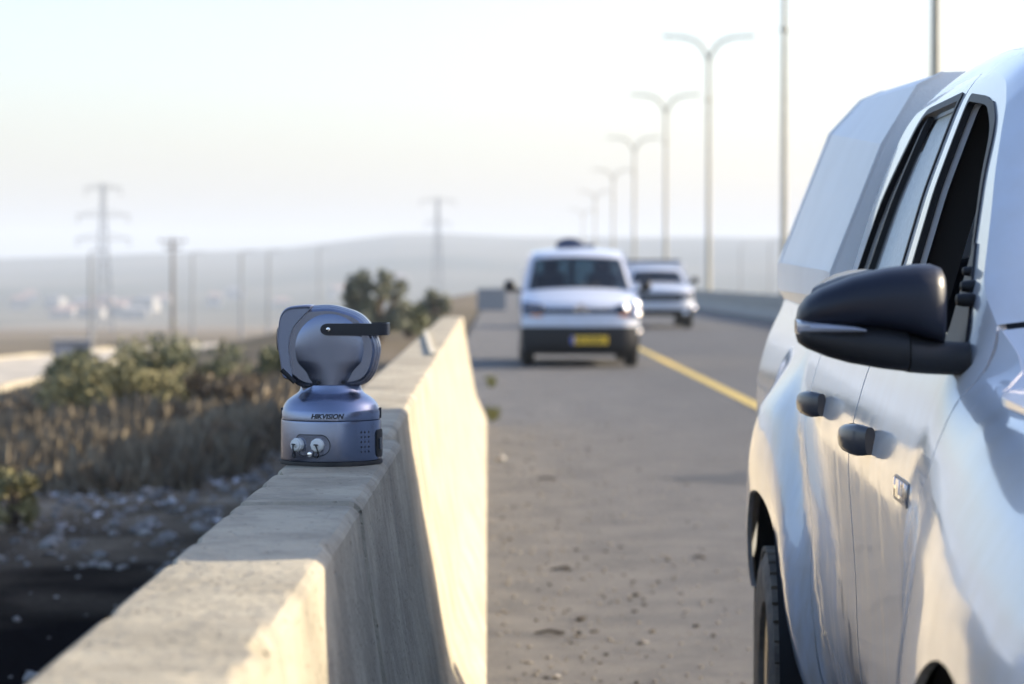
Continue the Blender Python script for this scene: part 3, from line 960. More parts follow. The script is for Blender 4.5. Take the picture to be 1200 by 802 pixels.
def wheel(parent, v, u, side):
    w = bpy.data.objects.new('wheel', None); col.objects.link(w); w.parent = parent
    w.scale = (1, .92, .92); w.location = (v, u, .354); w.rotation_euler = (0, 0, 0 if side > 0 else math.pi)
    r0, wd = .385, .125
    prof = [(.225, .085), (.24, .118), (.29, wd), (.335, wd), (.365, .112), (.380, .09), (.380, -.09), (.365, -.112), (.335, -wd), (.29, -wd), (.24, -.118), (.225, -.085)]
    MB().lathe([(r, -z) for r, z in prof], 56, axis='X').build('tyre', M_tyre, w)
    mb = MB()
    for k in range(44):
        a = 2 * math.pi * k / 44
        for (x, ww, rr_) in ((-.102, .03, .376), (-.055, .036, .386), (0, .036, .387), (.055, .036, .386), (.102, .03, .376)):
            aa = a + (.07 if abs(x) in (.055,) else 0)
            c = Vector((x, math.cos(aa) * rr_, math.sin(aa) * rr_)); t_ = Vector((0, -math.sin(aa), math.cos(aa))); n_ = Vector((0, math.cos(aa), math.sin(aa)))
            vs = [c + Vector((sx * ww / 2, 0, 0)) + t_ * sy * .021 + n_ * sz * .006 for sx in (-1, 1) for sy in (-1, 1) for sz in (-1, 1)]
            mb.add(vs, [(0, 1, 3, 2), (4, 6, 7, 5), (0, 4, 5, 1), (2, 3, 7, 6), (1, 5, 7, 3), (0, 2, 6, 4)])
    tag(mb.build('tread', M_tyre, w), kind='stuff')
    rim = MB().lathe([(.226, -.09), (.222, -.105), (.20, -.10), (.19, -.06), (.19, .07), (.226, .09)], 48, axis='X')
    rim.lathe([(.001, -.062), (.05, -.066), (.062, -.05), (.062, -.03)], 24, axis='X')
    for k in range(6):
        a = 2 * math.pi * k / 6
        pts = []
        for (rr_, hw_, xx) in ((.05, .03, -.055), (.12, .026, -.065), (.205, .036, -.085)):
            n_ = Vector((0, math.cos(a), math.sin(a))); t_ = Vector((0, -math.sin(a), math.cos(a)))
            b0 = n_ * rr_
            pts.append([b0 + t_ * hw_ + Vector((xx, 0, 0)), b0 - t_ * hw_ + Vector((xx, 0, 0)), b0 - t_ * hw_ * .8 + Vector((xx + .03, 0, 0)), b0 + t_ * hw_ * .8 + Vector((xx + .03, 0, 0))])
        rim.loft(pts, True, True, False)
    rim.build('rim', M_alloy, w)
    MB().lathe([(.001, -.03), (.16, -.03), (.16, -.01), (.001, -.01)], 32, axis='X').build('brake_disc', M_galv, w)


for u in (0.0, 3.085):
    wv = .85 if u > 1 else .82
    wheel(TR, -wv, u, 1); wheel(TR, wv, u, -1)
for s in (1, -1):
    for (u, w, r) in (AR_F, AR_R):
        o_ = [[(-s * x, u + (r + .010) * math.cos(R(a)), w + (r + .010) * math.sin(R(a))) for a in range(-25, 206, 10)] for x in (.955 if u < 1 else .965, .52)]
        if u < 1: o_ = [[(p[0], p[1], p[2]) for p in q] for q in o_]
        mb = MB().loft(o_, False, False)
        mb.add(o_[1], [tuple(range(len(o_[1])))])
        mb.build('wheel_arch_liner', M_dark, TR)
# door mirror (thing's own part with pieces)


def mirror(s):
    u0 = .74
    cx = lambda px: (1.47 + .045 * u0) - (px - 580) * (2.58 + u0) / F      # lateral out from the centre line
    zz = lambda py: CH - (py - 326) * (2.58 + u0) / F

    def shell(rows, d0, d1, n=20, lean=0.):
        rings = []
        for (px, t, b, dk) in rows:
            x = cx(px); zt, zb = zz(t), zz(b)
            ring = []
            for k in range(n):
                a = 2 * math.pi * k / n
                ca, sa = math.cos(a), math.sin(a)
                e_ = .72
                uu = math.copysign(abs(ca) ** e_, ca); ww = math.copysign(abs(sa) ** e_, sa)
                y = u0 + (d0 if uu < 0 else d1) * abs(uu) * dk * (-1 if uu < 0 else 1)
                ring.append((-s * x, y, (zt + zb) / 2 + (zt - zb) / 2 * ww + lean * uu * -.006))
            rings.append(ring)
        return MB().loft(rings)
    cap = shell([(938, 373, 384, .25), (941, 360, 388, .5), (950, 348, 388, .75), (965, 338, 386, .9), (1000, 324, 384, 1), (1040, 314, 388, 1), (1075, 309.5, 394, 1), (1095, 309, 400, .95), (1106, 313, 404, .8), (1111, 322, 404, .55), (1112.5, 340, 398, .3)], .07, .075)
    root = cap.build('side_mirror', M_cap, TR)
    low = shell([(938, 381, 396, .3), (941, 379, 404, .6), (950, 379, 410, .82), (975, 379, 420, .93), (1000, 379, 427, .95), (1040, 382, 434, .93), (1066, 388, 437, .9)], .068, .07)
    low.build('mirror_base', M_black, root)
    foot = shell([(1068, 392, 438, .85), (1090, 398, 440, .75), (1115, 401, 441, .55), (1136, 402, 442, .5), (1141, 402, 440, .5)], .068, .07)
    foot.build('mirror_foot', M_black, root)
    ind = shell([(936.5, 375, 392, .4), (940, 374, 394, .65), (950, 375.5, 393, .86), (975, 378, 392, .97), (1000, 381, 391, 1.0), (1014, 385, 390, 1.0)], .073, .04)
    ind.build('turn_signal', mat('signal_lens', (.30, .32, .38), .12, coat=1), root)
    g = MB()
    ring = []
    for k in range(24):
        a = 2 * math.pi * k / 24
        ring.append((-s * (cx(1025) + .085 * math.cos(a) * (1 if abs(math.cos(a)) < .9 else .97)), u0 + .072, zz(362) + .055 * math.sin(a)))
    g.add(ring, [tuple(range(24))])
    g.build('mirror_glass', M_chrome, root)
    # sail panel at the front corner of the window
    panel('mirror_sail', rpoly([(.735, 1.232, .01), (.78, 1.285, .01), (.93, 1.40, .01), (.93, 1.25, .01)]), smap(s), M_black, root, (-s, 0, 0), thick=.02, lift=.004)


mirror(1); mirror(-1)
for (px, py, r_) in ((1149, 318, .0075), (1147, 336, .009), (1142, 352, .010)):
    u = .80 + (352 - py) / 352 * .9
    v = (1.47 + .045 * u) - (px - 580) * (2.58 + u) / F
    z = CH - (py - 326) * (2.58 + u) / F
    MB().lathe([(.001, -.02), (r_ * .8, -.018), (r_, -.008), (r_, .004), (r_ * .6, .012), (.001, .014)], 12, (-v, u, z), 'X').build('window_clip', M_black, TR)
# cab interior
MB().box((0, 1.65, .56), (1.55, 1.95, .06)).build('cab_floor', M_trim, TR)
rows = []
for v in np.linspace(-.72, .72, 9):
    rows.append([(v, .68, .70), (v, .66, 1.16), (v, .78, 1.215), (v, .98, 1.18 + .02 * math.cos(v * 3)), (v, 1.06, 1.08), (v, 1.02, .85), (v, .95, .68)])
MB().loft(rows, True, True, True).build('dashboard', M_trim, TR)
ring = [(.38 + .18 * math.cos(a), 1.20 + .05 * math.sin(a), 1.05 + .17 * math.sin(a)) for a in [2 * math.pi * k / 24 for k in range(25)]]
MB().tube(ring, .014, 8, False).build('steering_wheel', M_black, TR)


def seat(v, u, wd):
    def cush(name, pts, hw_, par):
        rings = []
        for k in (-1, -.92, -.6, .6, .92, 1):
            sc = 1 if abs(k) < .7 else (.94 if abs(k) < .95 else .80)
            cy_ = sum(p[0] for p in pts) / len(pts); cz_ = sum(p[1] for p in pts) / len(pts)
            rings.append([(v + k * hw_, cy_ + (p[0] - cy_) * sc, cz_ + (p[1] - cz_) * sc) for p in pts])
        return MB().loft(rings).build(name, M_seat, par)
    c = catmull([(u - .35, .80, 0), (u - .30, .86, 0), (u, .85, 0), (u + .14, .84, 0), (u + .14, .68, 0), (u - .3, .68, 0)], 4, True)
    st = cush('seat', [(p.x, p.y) for p in c], wd, TR)
    c = catmull([(u + .05, .82, 0), (u + .13, 1.1, 0), (u + .20, 1.36, 0), (u + .26, 1.39, 0), (u + .30, 1.34, 0), (u + .25, 1.0, 0), (u + .20, .78, 0)], 4, True)
    cush('backrest', [(p.x, p.y) for p in c], wd, st)
    c = catmull([(u + .20, 1.43, 0), (u + .21, 1.56, 0), (u + .26, 1.60, 0), (u + .31, 1.56, 0), (u + .31, 1.44, 0), (u + .25, 1.41, 0)], 4, True)
    cush('headrest', [(p.x, p.y) for p in c], wd * .5, st)


seat(-.38, 1.60, .25); seat(.38, 1.60, .25); seat(-.36, 2.32, .30); seat(.36, 2.32, .30)

# ------------------------------------------------------------------ surveillance camera device on the barrier
DX, DY = (388 - 580) * 4.60 / F, 4.60
K = 4.60 / F
PZ = thing('surveillance_camera', 'blue grey portable pan and tilt surveillance camera with black strap, standing on the barrier top', 'camera', (DX, DY, .9915))
RB = .0965
MB().lathe([(.0975, 0), (.0985, .003), (.0975, .0075), (.094, .0075)], 96).build('rubber_foot', M_rubber, PZ)
base = MB().lathe([(.094, .0075), (.0958, .009), (.0962, .012), (.0955, .080), (.0948, .0835), (.0925, .0845)], 96).build('base_body', M_ptz, PZ)
MB().lathe([(.0925, .0845), (.0945, .0855), (.0945, .1005), (.0925, .1045), (.0895, .112), (.0835, .1205), (.0745, .1275), (.065, .1335), (.0605, .1385), (.0585, .144), (.0570, .150), (.050, .153)], 96).build('neck', M_ptz, PZ)


def on_cyl(x, z, r, out=0.0, x0=0.0):
    th = x0 / r + x / r
    return Vector(((r + out) * math.sin(th), -(r + out) * math.cos(th), z))


text_mesh('lettering', 'HIKVISION', .0125, M_ink, base, lambda x, y, z: on_cyl(x, .0935 + y, .0946, z + .0003, -.002), extrude=.0003, shear=.28, offset=.00045, width=.063)


def cyl_panel(name, out, m, par, lift, x0, thick=.002, r=.0957):
    return panel(name, out, lambda x, z: tuple(on_cyl(x, z, r, 0, x0)), m, par, (0, -1, 0), du=.01, dw=.02, thick=thick, lift=lift)


pl = [(-.043, .060, .006), (.012, .060, .010), (.023, .047, .008), (.023, .030, .008), (.010, .019, .008), (-.040, .019, .008), (-.050, .030, .008), (-.050, .050, .006)]
cyl_panel('connector_plate_rim', rpoly(pl), M_ink, base, .0006, -.018)
plate = cyl_panel('connector_plate', rpoly([(p[0] * .95 - .0005, .0395 + (p[1] - .0395) * .93, p[2]) for p in pl]), M_ptz, base, .0014, -.018)
for xc in (-.0545, -.0180):
    th = math.asin(xc / .0957); c = Vector((.0957 * math.sin(th), -.0957 * math.cos(th), .0405)); n_ = Vector((math.sin(th), -math.cos(th), 0))
    t_ = Vector((0, 0, 1)); b_ = n_.cross(t_)
    mb = MB()
    for (rr_, d0, d1, k_) in ((.0128, .001, .011, 10), (.0108, .011, .0145, 20), (.0052, .0145, .017, 14)):
        rings = []
        for d, sc in ((d0, .97), (d0 + .001, 1), (d1 - .001, 1), (d1, .93)):
            rings.append([c + n_ * d + (b_ * math.cos(2 * math.pi * k / k_) + t_ * math.sin(2 * math.pi * k / k_)) * rr_ * sc for k in range(k_)])
        mb.loft(rings, True, True, False)
    cp = mb.build('connector_cap', M_white_pl, base)
    MB().tube([c + n_ * .0172 + t_ * .002, c + n_ * .0176], [.0045, .0045], 12).build('cap_bolt', M_ink, cp)
    loop = catmull([c + n_ * .019 + t_ * .001, c + n_ * .024 - t_ * .006 - b_ * .004, c + n_ * .022 - t_ * .016 - b_ * .0065, c + n_ * .016 - t_ * .0225 - b_ * .002, c + n_ * .014 - t_ * .020 + b_ * .0055, c + n_ * .010 - t_ * .012 + b_ * .006], 6)
    MB().tube(loop, .0016, 8).build('tether', M_ink, cp)
c = on_cyl(0, .0225, .0957, .002, -.0345)
MB().lathe([(.001, -.004), (.0045, -.0035), (.0048, .001)], 16, tuple(c), 'Y').build('plate_screw', M_chrome, base)
for i in range(3):
    for j in range(5):
        xx = .0615 + .0066 * i; zc = .026 + .0092 * j
        cyl_panel('vent_hole', [(.0016 * math.cos(a) * .95, zc + .0021 * math.sin(a)) for a in [2 * math.pi * k / 10 for k in range(10)]], M_ink, base, .0004, .0957 * math.asin(xx / .0957), .0003)
for th_ in (R(76),):
    cyl_panel('side_port', rpoly([(-.017, .013, .012), (.017, .013, .012), (.017, .066, .012), (-.017, .066, .012)]), M_rubber, base, .003, .0957 * th_, .004)
    cyl_panel('side_port_cover', rpoly([(-.012, .028, .004), (.004, .028, .004), (.004, .050, .004), (-.012, .050, .004)]), M_handle, base, .006, .0957 * th_, .004)
for th_ in (R(90), R(-90)):
    cyl_panel('latch_slot', rpoly([(-.012, .086, .004), (.012, .086, .004), (.010, .106, .004), (-.010, .106, .004)]), M_ink, base, .0015, .0945 * th_, .003, r=.0945)


# yoke arms: disc merging into the neck
def keyhole():
    zc, rr_ = .221, .0750
    pts = []
    a0 = math.asin(.80)
    for k in range(49):
        a = -math.pi / 2 + .90 + (2 * math.pi - 1.8) * k / 48
        pts.append((rr_ * math.cos(a), zc + rr_ * math.sin(a)))
    # a runs from lower right round the top to lower left; close through the neck
    pts += [(-.0580, .166), (-.0570, .156), (-.0550, .148), (-.051, .139), (.051, .139), (.0550, .148), (.0570, .156), (.0580, .166)]
    return pts


def catm2(pts): return pts


def arm_map(sy):
    def f(x, z):
        if z > .221: rho = math.hypot(x, z - .221) / .0752
        else: rho = abs(x) / max(math.sqrt(max(0, .0752 ** 2 - (z - .221) ** 2)), 0.0590)
        d = .040 + .0145 * math.sqrt(max(0., 1 - min(1, rho) ** 3.2))
        k = sstep(.198 - z, 0, .05)
        d = d * (1 - k) + k * .0545 * math.sqrt(max(.02, 1 - (x / (.080 - .017 * sstep(.165 - z, 0, .02))) ** 2))
        return (x, sy * d, z)
    return f


for sy in (-1, 1):
    arm = panel('yoke_arm', keyhole(), arm_map(sy), M_ptz, PZ, (0, sy, 0), du=.004, dw=.004, thick=.016)
    if sy < 0:
        for xs in (-.0205, .0265):
            MB().lathe([(.001, -.0035), (.0032, -.003), (.0036, 0), (.0036, .004)], 14, (xs, -.0525, .1565), 'Y').build('neck_screw', M_ink, arm)
# head
ho = [(-.0955, .2355), (-.0945, .256), (-.0905, .2795), (-.0790, .2940), (-.0500, .2990), (-.0070, .3025), (.0215, .2985), (.0540, .2870), (.0730, .2705), (.0870, .2470), (.0945, .2210), (.0915, .1950), (.0825, .1690), (.0600, .1500), (0, .143), (-.0520, .146), (-.0750, .1600), (-.0860, .1700), (-.0900, .2000)]
hs = [(p.x, p.y) for p in catmull([(a, b, 0) for a, b in ho], 5, True)]
hc = (0.0, .222)


def hring(y, sc): return [(hc[0] + (p[0] - hc[0]) * sc, y, hc[1] + (p[1] - hc[1]) * sc) for p in hs]


prof = [(-.0490, .86), (-.0470, .90), (-.0455, .905), (-.0450, .935), (-.0380, .95), (-.0374, .935), (-.0366, .935), (-.0360, .972), (-.0280, .985), (-.0274, .972), (-.0266, .972), (-.0260, 1.0), (0, 1.006)]
prof = prof + [(-y, s_) for y, s_ in reversed(prof[:-1])]
MB().loft([hring(y, s_) for y, s_ in prof]).build('head', M_ptz, PZ, sharp=R(25))
# lighter front cover with lens window on the left
fo = [(-.0985, .2360), (-.0965, .2580), (-.0925, .2820), (-.0800, .2970), (-.0560, .3015), (-.0330, .3010), (-.0460, .2860), (-.0680, .2600), (-.0765, .2250), (-.0740, .1960), (-.0700, .1660), (-.0790, .1620), (-.0885, .1690), (-.0935, .2000)]
fs_ = [(p.x, p.y) for p in catmull([(a, b, 0) for a, b in fo], 4, True)]
fcx, fcz = -.080, .235
rings = []
for (y, s_) in ((-.0520, .90), (-.0535, .96), (-.0500, 1.0), (-.03, 1.005), (0, 1.01), (.03, 1.005), (.0500, 1.0), (.0535, .96), (.052, .90)):
    rings.append([(fcx + (p[0] - fcx) * s_, y, fcz + (p[1] - fcz) * s_) for p in fs_])
cv = MB().loft(rings).build('front_cover', M_ptz2, PZ, sharp=R(40))
MB().lathe([(.001, -.1015), (.020, -.1010), (.026, -.0975), (.026, -.090)], 28, (0, -.018, .237), 'X').build('lens', M_ink, cv)
MB().lathe([(.001, -.1010), (.013, -.1005), (.017, -.0970), (.017, -.090)], 28, (0, .028, .237), 'X').build('lens', M_ink, cv)
MB().tube([(-.0900, -.0515, .1800), (-.0650, -.0515, .1560)], .0045, 10).build('cover_hinge', M_ink, cv)
# strap handle
sp = [(-.016, -.0605), (0, -.0608), (.03, -.0612), (.06, -.0612), (.088, -.0605), (.1035, -.0530), (.1085, -.0400), (.1090, 0), (.1085, .0400), (.1035, .0530), (.088, .0605), (.06, .0612), (.03, .0612), (0, .0608), (-.016, .0605)]
sp = [(p.x, p.y) for p in catmull([(a, b, 0) for a, b in sp], 5)]
rings = []
for i, (x, y) in enumerate(sp):
    d = Vector((sp[min(i + 1, len(sp) - 1)][0] - sp[max(i - 1, 0)][0], sp[min(i + 1, len(sp) - 1)][1] - sp[max(i - 1, 0)][1])).normalized()
    n_ = Vector((d.y, -d.x)); hh = .0112
    if x < -.002: hh = max(.002, math.sqrt(max(0, .0112 ** 2 - (x + .002) ** 2 * .62)))
    zc = .2565
    ring = []
    for (o_, z_) in ((.0022, -1), (.0022, -.85), (.0026, 0), (.0022, .85), (.0022, 1), (-.0022, 1), (-.0022, -1)):
        ring.append((x + n_.x * o_, y + n_.y * o_, zc + z_ * hh))
    rings.append(ring)
strap = MB().loft(rings).build('strap_handle', mat('strap_rubber', (.012, .013, .018), .42, bump=.1, bscale=500), PZ)
for sy in (-1, 1):
    MB().lathe([(.001, sy * .0670), (.0038, sy * .0665), (.0052, sy * .0640), (.0056, sy * .0615)], 20, (-.001, 0, .2565), 'Y').build('strap_bolt', M_chrome, strap)
mb = MB()
for k in range(4):
    z = .2565
    mb.box((.1108, -.024 + .012 * k, z), (.0012, .006, .012))
mb.build('strap_grip', M_rubber, strap)


# ------------------------------------------------------------------ oncoming vehicles, built from a lengthwise profile
class FrontBody:
    def __init__(self, prof):       # rows: y, z, half width, bow, crown
        self.p = [np.array(q, float) for q in prof]
        self.t = [0.]
        for a, b in zip(self.p, self.p[1:]): self.t.append(self.t[-1] + math.hypot(b[0] - a[0], b[1] - a[1]))
        A = np.array(self.p)
        tt = np.linspace(0, self.t[-1], 500)
        k = np.exp(-(np.arange(-12, 13) / 5.) ** 2); k /= k.sum()
        self.tab = np.stack([np.convolve(np.pad(np.interp(tt, self.t, A[:, j]), 12, mode='reflect', reflect_type='odd'), k, 'valid') for j in range(5)])
        self.tt = tt

    def __call__(self, q, t):
        y, z, hw, bow, cr = [float(np.interp(t, self.tt, r)) for r in self.tab]
        return (q * hw, y + bow * q * q + bow * .4 * sstep(abs(q), .75, 1.05), z - cr * q * q)

    def tz(self, i): return self.t[i]


def side_shell(parent, m, vfun, outline, holes, glassm, arches, seal=M_black):
    for s in (1, -1):
        f = lambda y, z, s=s: (s * vfun(y, z), y, z)
        body = panel('body_side', outline, f, m, parent, (s, 0, 0), holes=holes, du=.12, dw=.08, thick=.05)
        for h in holes:
            panel('side_window', [(p[0], p[1]) for p in h], f, glassm, body, (s, 0, 0), du=.2, dw=.1, thick=0, lift=-.02)


def simple_wheel(parent, x, y, r=.32, wd=.10):
    w = bpy.data.objects.new('wheel', None); col.objects.link(w); w.parent = parent; w.location = (x, y, r)
    MB().lathe([(r * .62, -wd), (r * .92, -wd), (r, -wd * .75), (r, wd * .75), (r * .92, wd), (r * .62, wd)], 32, axis='X').build('tyre', M_rubber, w)
    rim = MB().lathe([(.02, -wd * .7), (r * .55, -wd * .6), (r * .63, -wd * .9), (r * .63, wd * .9), (r * .55, wd * .6), (.02, wd * .7)], 32, axis='X')
    rim.build('rim', M_alloy, w)


def lamp_unit(parent, fb, q0, q1, t0, t1, name='headlight'):
    h = panel(name, rpoly([(q0, t0, .02), (q1, t0 - .02, .03), (q1, t1 + .05, .05), (q0, t1 - .10, .03)]), fb, mat('lamp_housing', (.05, .06, .085), .25, coat=1), parent, (0, -1, .2), du=.06, dw=.05, thick=.02, lift=.006)
    for k in (.3, .7):
        q = q0 + (q1 - q0) * k; c = Vector(fb(q, (t0 + t1) / 2))
        mb = MB()
        rings = []
        for (rr_, d) in ((.001, -.055), (.03, -.052), (.055, -.040), (.068, -.02), (.07, 0.01)):
            rings.append([(c.x + rr_ * math.cos(a), c.y + d, c.z + rr_ * .8 * math.sin(a)) for a in [2 * math.pi * j / 24 for j in range(24)]])
        mb.loft(rings).build('lamp_reflector', mat('lamp_inner', (.10, .11, .14), .2, metal=.7), h)
    return h


def glint_cap(parent, pos, cap=.085, rad=.15, name='lens_or_glint_cap'):  # mirror caps added at the body corners, aimed to throw sun glints
    ax = Vector((.76, -.5, .41)).normalized()
    a = ax.cross(Vector((0, 0, 1))).normalized(); b = a.cross(ax)
    rings = []
    for k in range(9):
        th = math.asin(cap / rad) * (1 - k / 8.02)
        c = Vector(pos) + ax * (rad * math.cos(th) - rad)
        rings.append([c + (a * math.cos(q) + b * math.sin(q)) * rad * math.sin(th) for q in [2 * math.pi * j / 24 for j in range(24)]])
    return MB().loft(rings).build(name, M_mirror, parent)


def number_plate(parent, c, w=.52, h=.115):
    p = MB().box(c, (w, .012, h), bevel=.003).build('number_plate', M_yellow_plate, parent)
    MB().box((c[0] - w / 2 + .03, c[1] - .0065, c[2]), (.052, .004, h * .94)).build('plate_band', M_blue_plate, p)
    mb = MB()
    for k in range(7):                   # the figures are too blurred to read: plain dark strokes
        x = c[0] - w / 2 + .105 + k * .058
        mb.box((x, c[1] - .0072, c[2]), (.016 + .010 * (k % 2), .003, h * (.62 if k != 2 else .2)))
    mb.build('plate_figures', M_ink, p)


# --- van on the shoulder
VN = thing('van', 'white van with black lower bumper and yellow number plate, facing the camera on the shoulder', 'van', (1.29, 36.0, 0), 0)
vb = FrontBody([(.12, .19, .82, .15, 0), (.03, .24, .87, .17, 0), (0, .38, .89, .18, 0), (0, .61, .89, .18, 0), (.03, .72, .89, .18, 0), (.09, .86, .885, .18, .0), (.20, .97, .88, .18, .02),
                (.48, 1.09, .87, .16, .04), (.86, 1.19, .83, .13, .05), (1.56, 1.67, .725, .12, .035), (1.85, 1.795, .69, .06, .05), (2.4, 1.835, .69, 0, .055), (4.2, 1.83, .69, 0, .055), (4.40, 1.74, .66, 0, .05)])
T = vb.t
kw = dict(du=.1, dw=.06, thick=.03)
bmp = panel('front_bumper', [(-1, 0), (1, 0), (1, T[3]), (-1, T[3])], vb, M_black, VN, (0, -1, .1), **kw)
panel('front_panel', [(-1, T[3] + .004), (1, T[3] + .004), (1, T[6]), (-1, T[6])], vb, M_van, VN, (0, -1, .2), **kw)
panel('bonnet', [(-1, T[6] + .004), (1, T[6] + .004), (1, T[8]), (-1, T[8])], vb, M_van, VN, (0, -1, 1), **kw)
ws = rpoly([(-.95, T[8] + .0, .05), (.95, T[8] + .0, .05), (.93, T[9] + .02, .05), (-.93, T[9] + .02, .05)])
panel('screen_frame', [(-1, T[8] + .004), (1, T[8] + .004), (1, T[9] + .05), (-1, T[9] + .05)], vb, M_van, VN, (0, -1, 1), holes=[ws], **kw)
M_screen = glass('screen_glass', (.09, .17, .24))
panel('windscreen', ws, vb, M_screen, VN, (0, -1, 1), du=.1, dw=.06, thick=0, lift=-.008)
panel('roof', [(-1, T[9] + .054), (1, T[9] + .054), (1, T[13]), (-1, T[13])], vb, M_van, VN, (0, -.3, 1), du=.1, dw=.2, thick=.03)
gr = panel('grille', rpoly([(-.66, T[5] - .055, .01), (.66, T[5] - .055, .01), (.66, T[5] + .035, .01), (-.66, T[5] + .035, .01)]), vb, M_black, VN, (0, -1, 0), du=.1, dw=.04, thick=.01, lift=.006)
chev = MB()
for dz in (0, .055):
    y_ = -.0 + .04
    pts = [(-.11, .80 + dz), (0, .885 + dz), (.11, .80 + dz), (.11, .835 + dz), (0, .92 + dz), (-.11, .835 + dz)]
    chev.loft([[(x, y_ + .02, z) for x, z in pts], [(x, y_, z) for x, z in pts]], True, True, False)
chev.build('grille_emblem', M_chrome, VN)
for s in (1, -1):
    q0, q1 = (.60, .985) if s > 0 else (-.60, -.985)
    lamp_unit(VN, vb, q0, q1, T[5] - .07, T[6] + .04)
    panel('indicator', rpoly([(s * .66, T[5] - .105, .01), (s * .84, T[5] - .105, .01), (s * .84, T[5] - .07, .01), (s * .66, T[5] - .07, .01)]), vb, M_orange, VN, (0, -1, 0), du=.1, dw=.05, thick=.01, lift=.008)
    MB().tube([Vector(vb(s * .12 - .3, T[8] + .03)) + Vector((0, -.012, 0)), Vector(vb(s * .12 - .3 + .55, T[8] + .09)) + Vector((0, -.012, .01))], .009, 6).build('wiper', M_black, VN)
    mr_ = MB().lathe([(.02, -.105), (.075, -.09), (.095, -.03), (.09, .04), (.05, .07)], 16, (s * 1.045, 1.05, 1.22), 'X').build('side_mirror', M_black, VN)
    MB().tube([(s * .86, 1.05, 1.13), (s * 1.0, 1.05, 1.17)], .03, 8).build('mirror_arm', M_black, mr_)
    simple_wheel(VN, s * .79, .86); simple_wheel(VN, s * .79, 3.6)
for p_, c_ in (((.875, .27, .98), .10), ((.885, .25, .84), .10), ((.89, .27, .58), .08), ((.70, .09, .92), .07)):
    glint_cap(VN, p_, c_)
number_plate(VN, (.12, -.025, .415), .56, .125)
vv = lambda y, z: float(np.interp(z, [.15, .3, .9, 1.10, 1.19, 1.67, 1.77, 1.82], [.84, .885, .893, .885, .865, .745, .70, .66]))
fr_edge = [tuple(vb(1, t)[1:]) for t in np.linspace(T[1], T[10], 30)]
side_shell(VN, M_van, vv, fr_edge + [(2.4, 1.78), (4.25, 1.78), (4.40, 1.6), (4.42, .3), (4.0, .22)] + arc(3.6, .32, .38, 0, 180, 12) + [(3.2, .22), (1.3, .22)] + arc(.86, .32, .38, 0, 165, 12) + [(.44, .3)],
           [rpoly([(1.22, 1.20, .03), (1.72, 1.60, .04), (2.25, 1.62, .03), (2.25, 1.18, .03)])], M_tint, None)
MB().box((0, 2.3, .30), (1.45, 3.8, .14)).build('underbody', M_dark, VN)
rd = MB().box((0, 4.40, .72), (1.40, .04, .90))
rd.box((0, 4.40, 1.70), (1.34, .04, .12)); rd.box((0, 4.40, 1.405), (.12, .04, .47))
for x in (-.64, .64): rd.box((x, 4.40, 1.405), (.10, .04, .47))
rd = rd.build('rear_door', M_van, VN)
for x in (-.325, .325): MB().box((x, 4.405, 1.405), (.53, .008, .47)).build('rear_window', M_glass, rd)
MB().box((0, 1.25, 1.08), (1.5, .5, .12), bevel=.03).build('dashboard', M_trim, VN)
for x in (-.40, .40):
    st = MB().box((x, 2.12, 1.12), (.48, .16, .62), bevel=.06).build('seat', M_seat, VN)
    MB().box((x, 2.14, 1.52), (.26, .11, .20), bevel=.045).build('headrest', M_seat, st)
rk = MB()
rings = []
for k in range(9):
    t = k / 8; x = -.30 + .60 * t
    h_ = .16 * math.sin(math.pi * min(1, .12 + t * 1.1)) ** .6 if t < .85 else .06
    rings.append([(x, 2.6, 1.83), (x, 2.7, 1.83 + h_), (x, 3.0, 1.83 + h_), (x, 3.15, 1.83)])
rk.loft(rings).build('roof_load', mat('tarp_blue', (.03, .045, .09), .7), VN)

# --- pickup behind the van
PU = thing('pickup_truck', 'far white pickup with dark grille and boxy white canopy, half hidden behind the van', 'pickup truck', (4.42, 64.0, 0), 0)
pb = FrontBody([(.10, .34, .84, .16, 0), (.0, .40, .89, .20, 0), (-.02, .62, .90, .22, 0), (.03, .70, .90, .2, 0), (.06, .98, .88, .2, 0), (.14, 1.07, .87, .18, .02), (.6, 1.15, .86, .12, .04), (1.25, 1.22, .80, .12, .04),
                (1.85, 1.56, .68, .10, .03), (2.1, 1.64, .66, .05, .04), (2.6, 1.67, .66, 0, .04), (3.0, 1.65, .66, 0, .04)])
T = pb.t
panel('front_bumper', [(-1, 0), (1, 0), (1, T[2] - .12), (-1, T[2] - .12)], pb, M_black, PU, (0, -1, .1), **kw)
panel('front_panel', [(-1, T[2] - .116), (1, T[2] - .116), (1, T[4]), (-1, T[4])], pb, M_van, PU, (0, -1, .2), **kw)
panel('bonnet', [(-1, T[4] + .004), (1, T[4] + .004), (1, T[7]), (-1, T[7])], pb, M_van, PU, (0, -1, 1), **kw)
ws = rpoly([(-.92, T[7] + .02, .05), (.92, T[7] + .02, .05), (.9, T[8] - .02, .05), (-.9, T[8] - .02, .05)])
panel('screen_frame', [(-1, T[7] + .004), (1, T[7] + .004), (1, T[8] + .02), (-1, T[8] + .02)], pb, M_van, PU, (0, -1, 1), holes=[ws], **kw)
panel('windscreen', ws, pb, M_screen, PU, (0, -1, 1), du=.1, dw=.06, thick=0, lift=-.008)
panel('roof', [(-1, T[8] + .024), (1, T[8] + .024), (1, T[11]), (-1, T[11])], pb, M_van, PU, (0, -.3, 1), du=.1, dw=.2, thick=.03)
gr = panel('grille', rpoly([(-.62, T[3] + .0, .03), (.62, T[3] + .0, .03), (.66, T[4] - .03, .03), (-.66, T[4] - .03, .03)]), pb, M_black, PU, (0, -1, 0), du=.1, dw=.06, thick=.02, lift=.008)
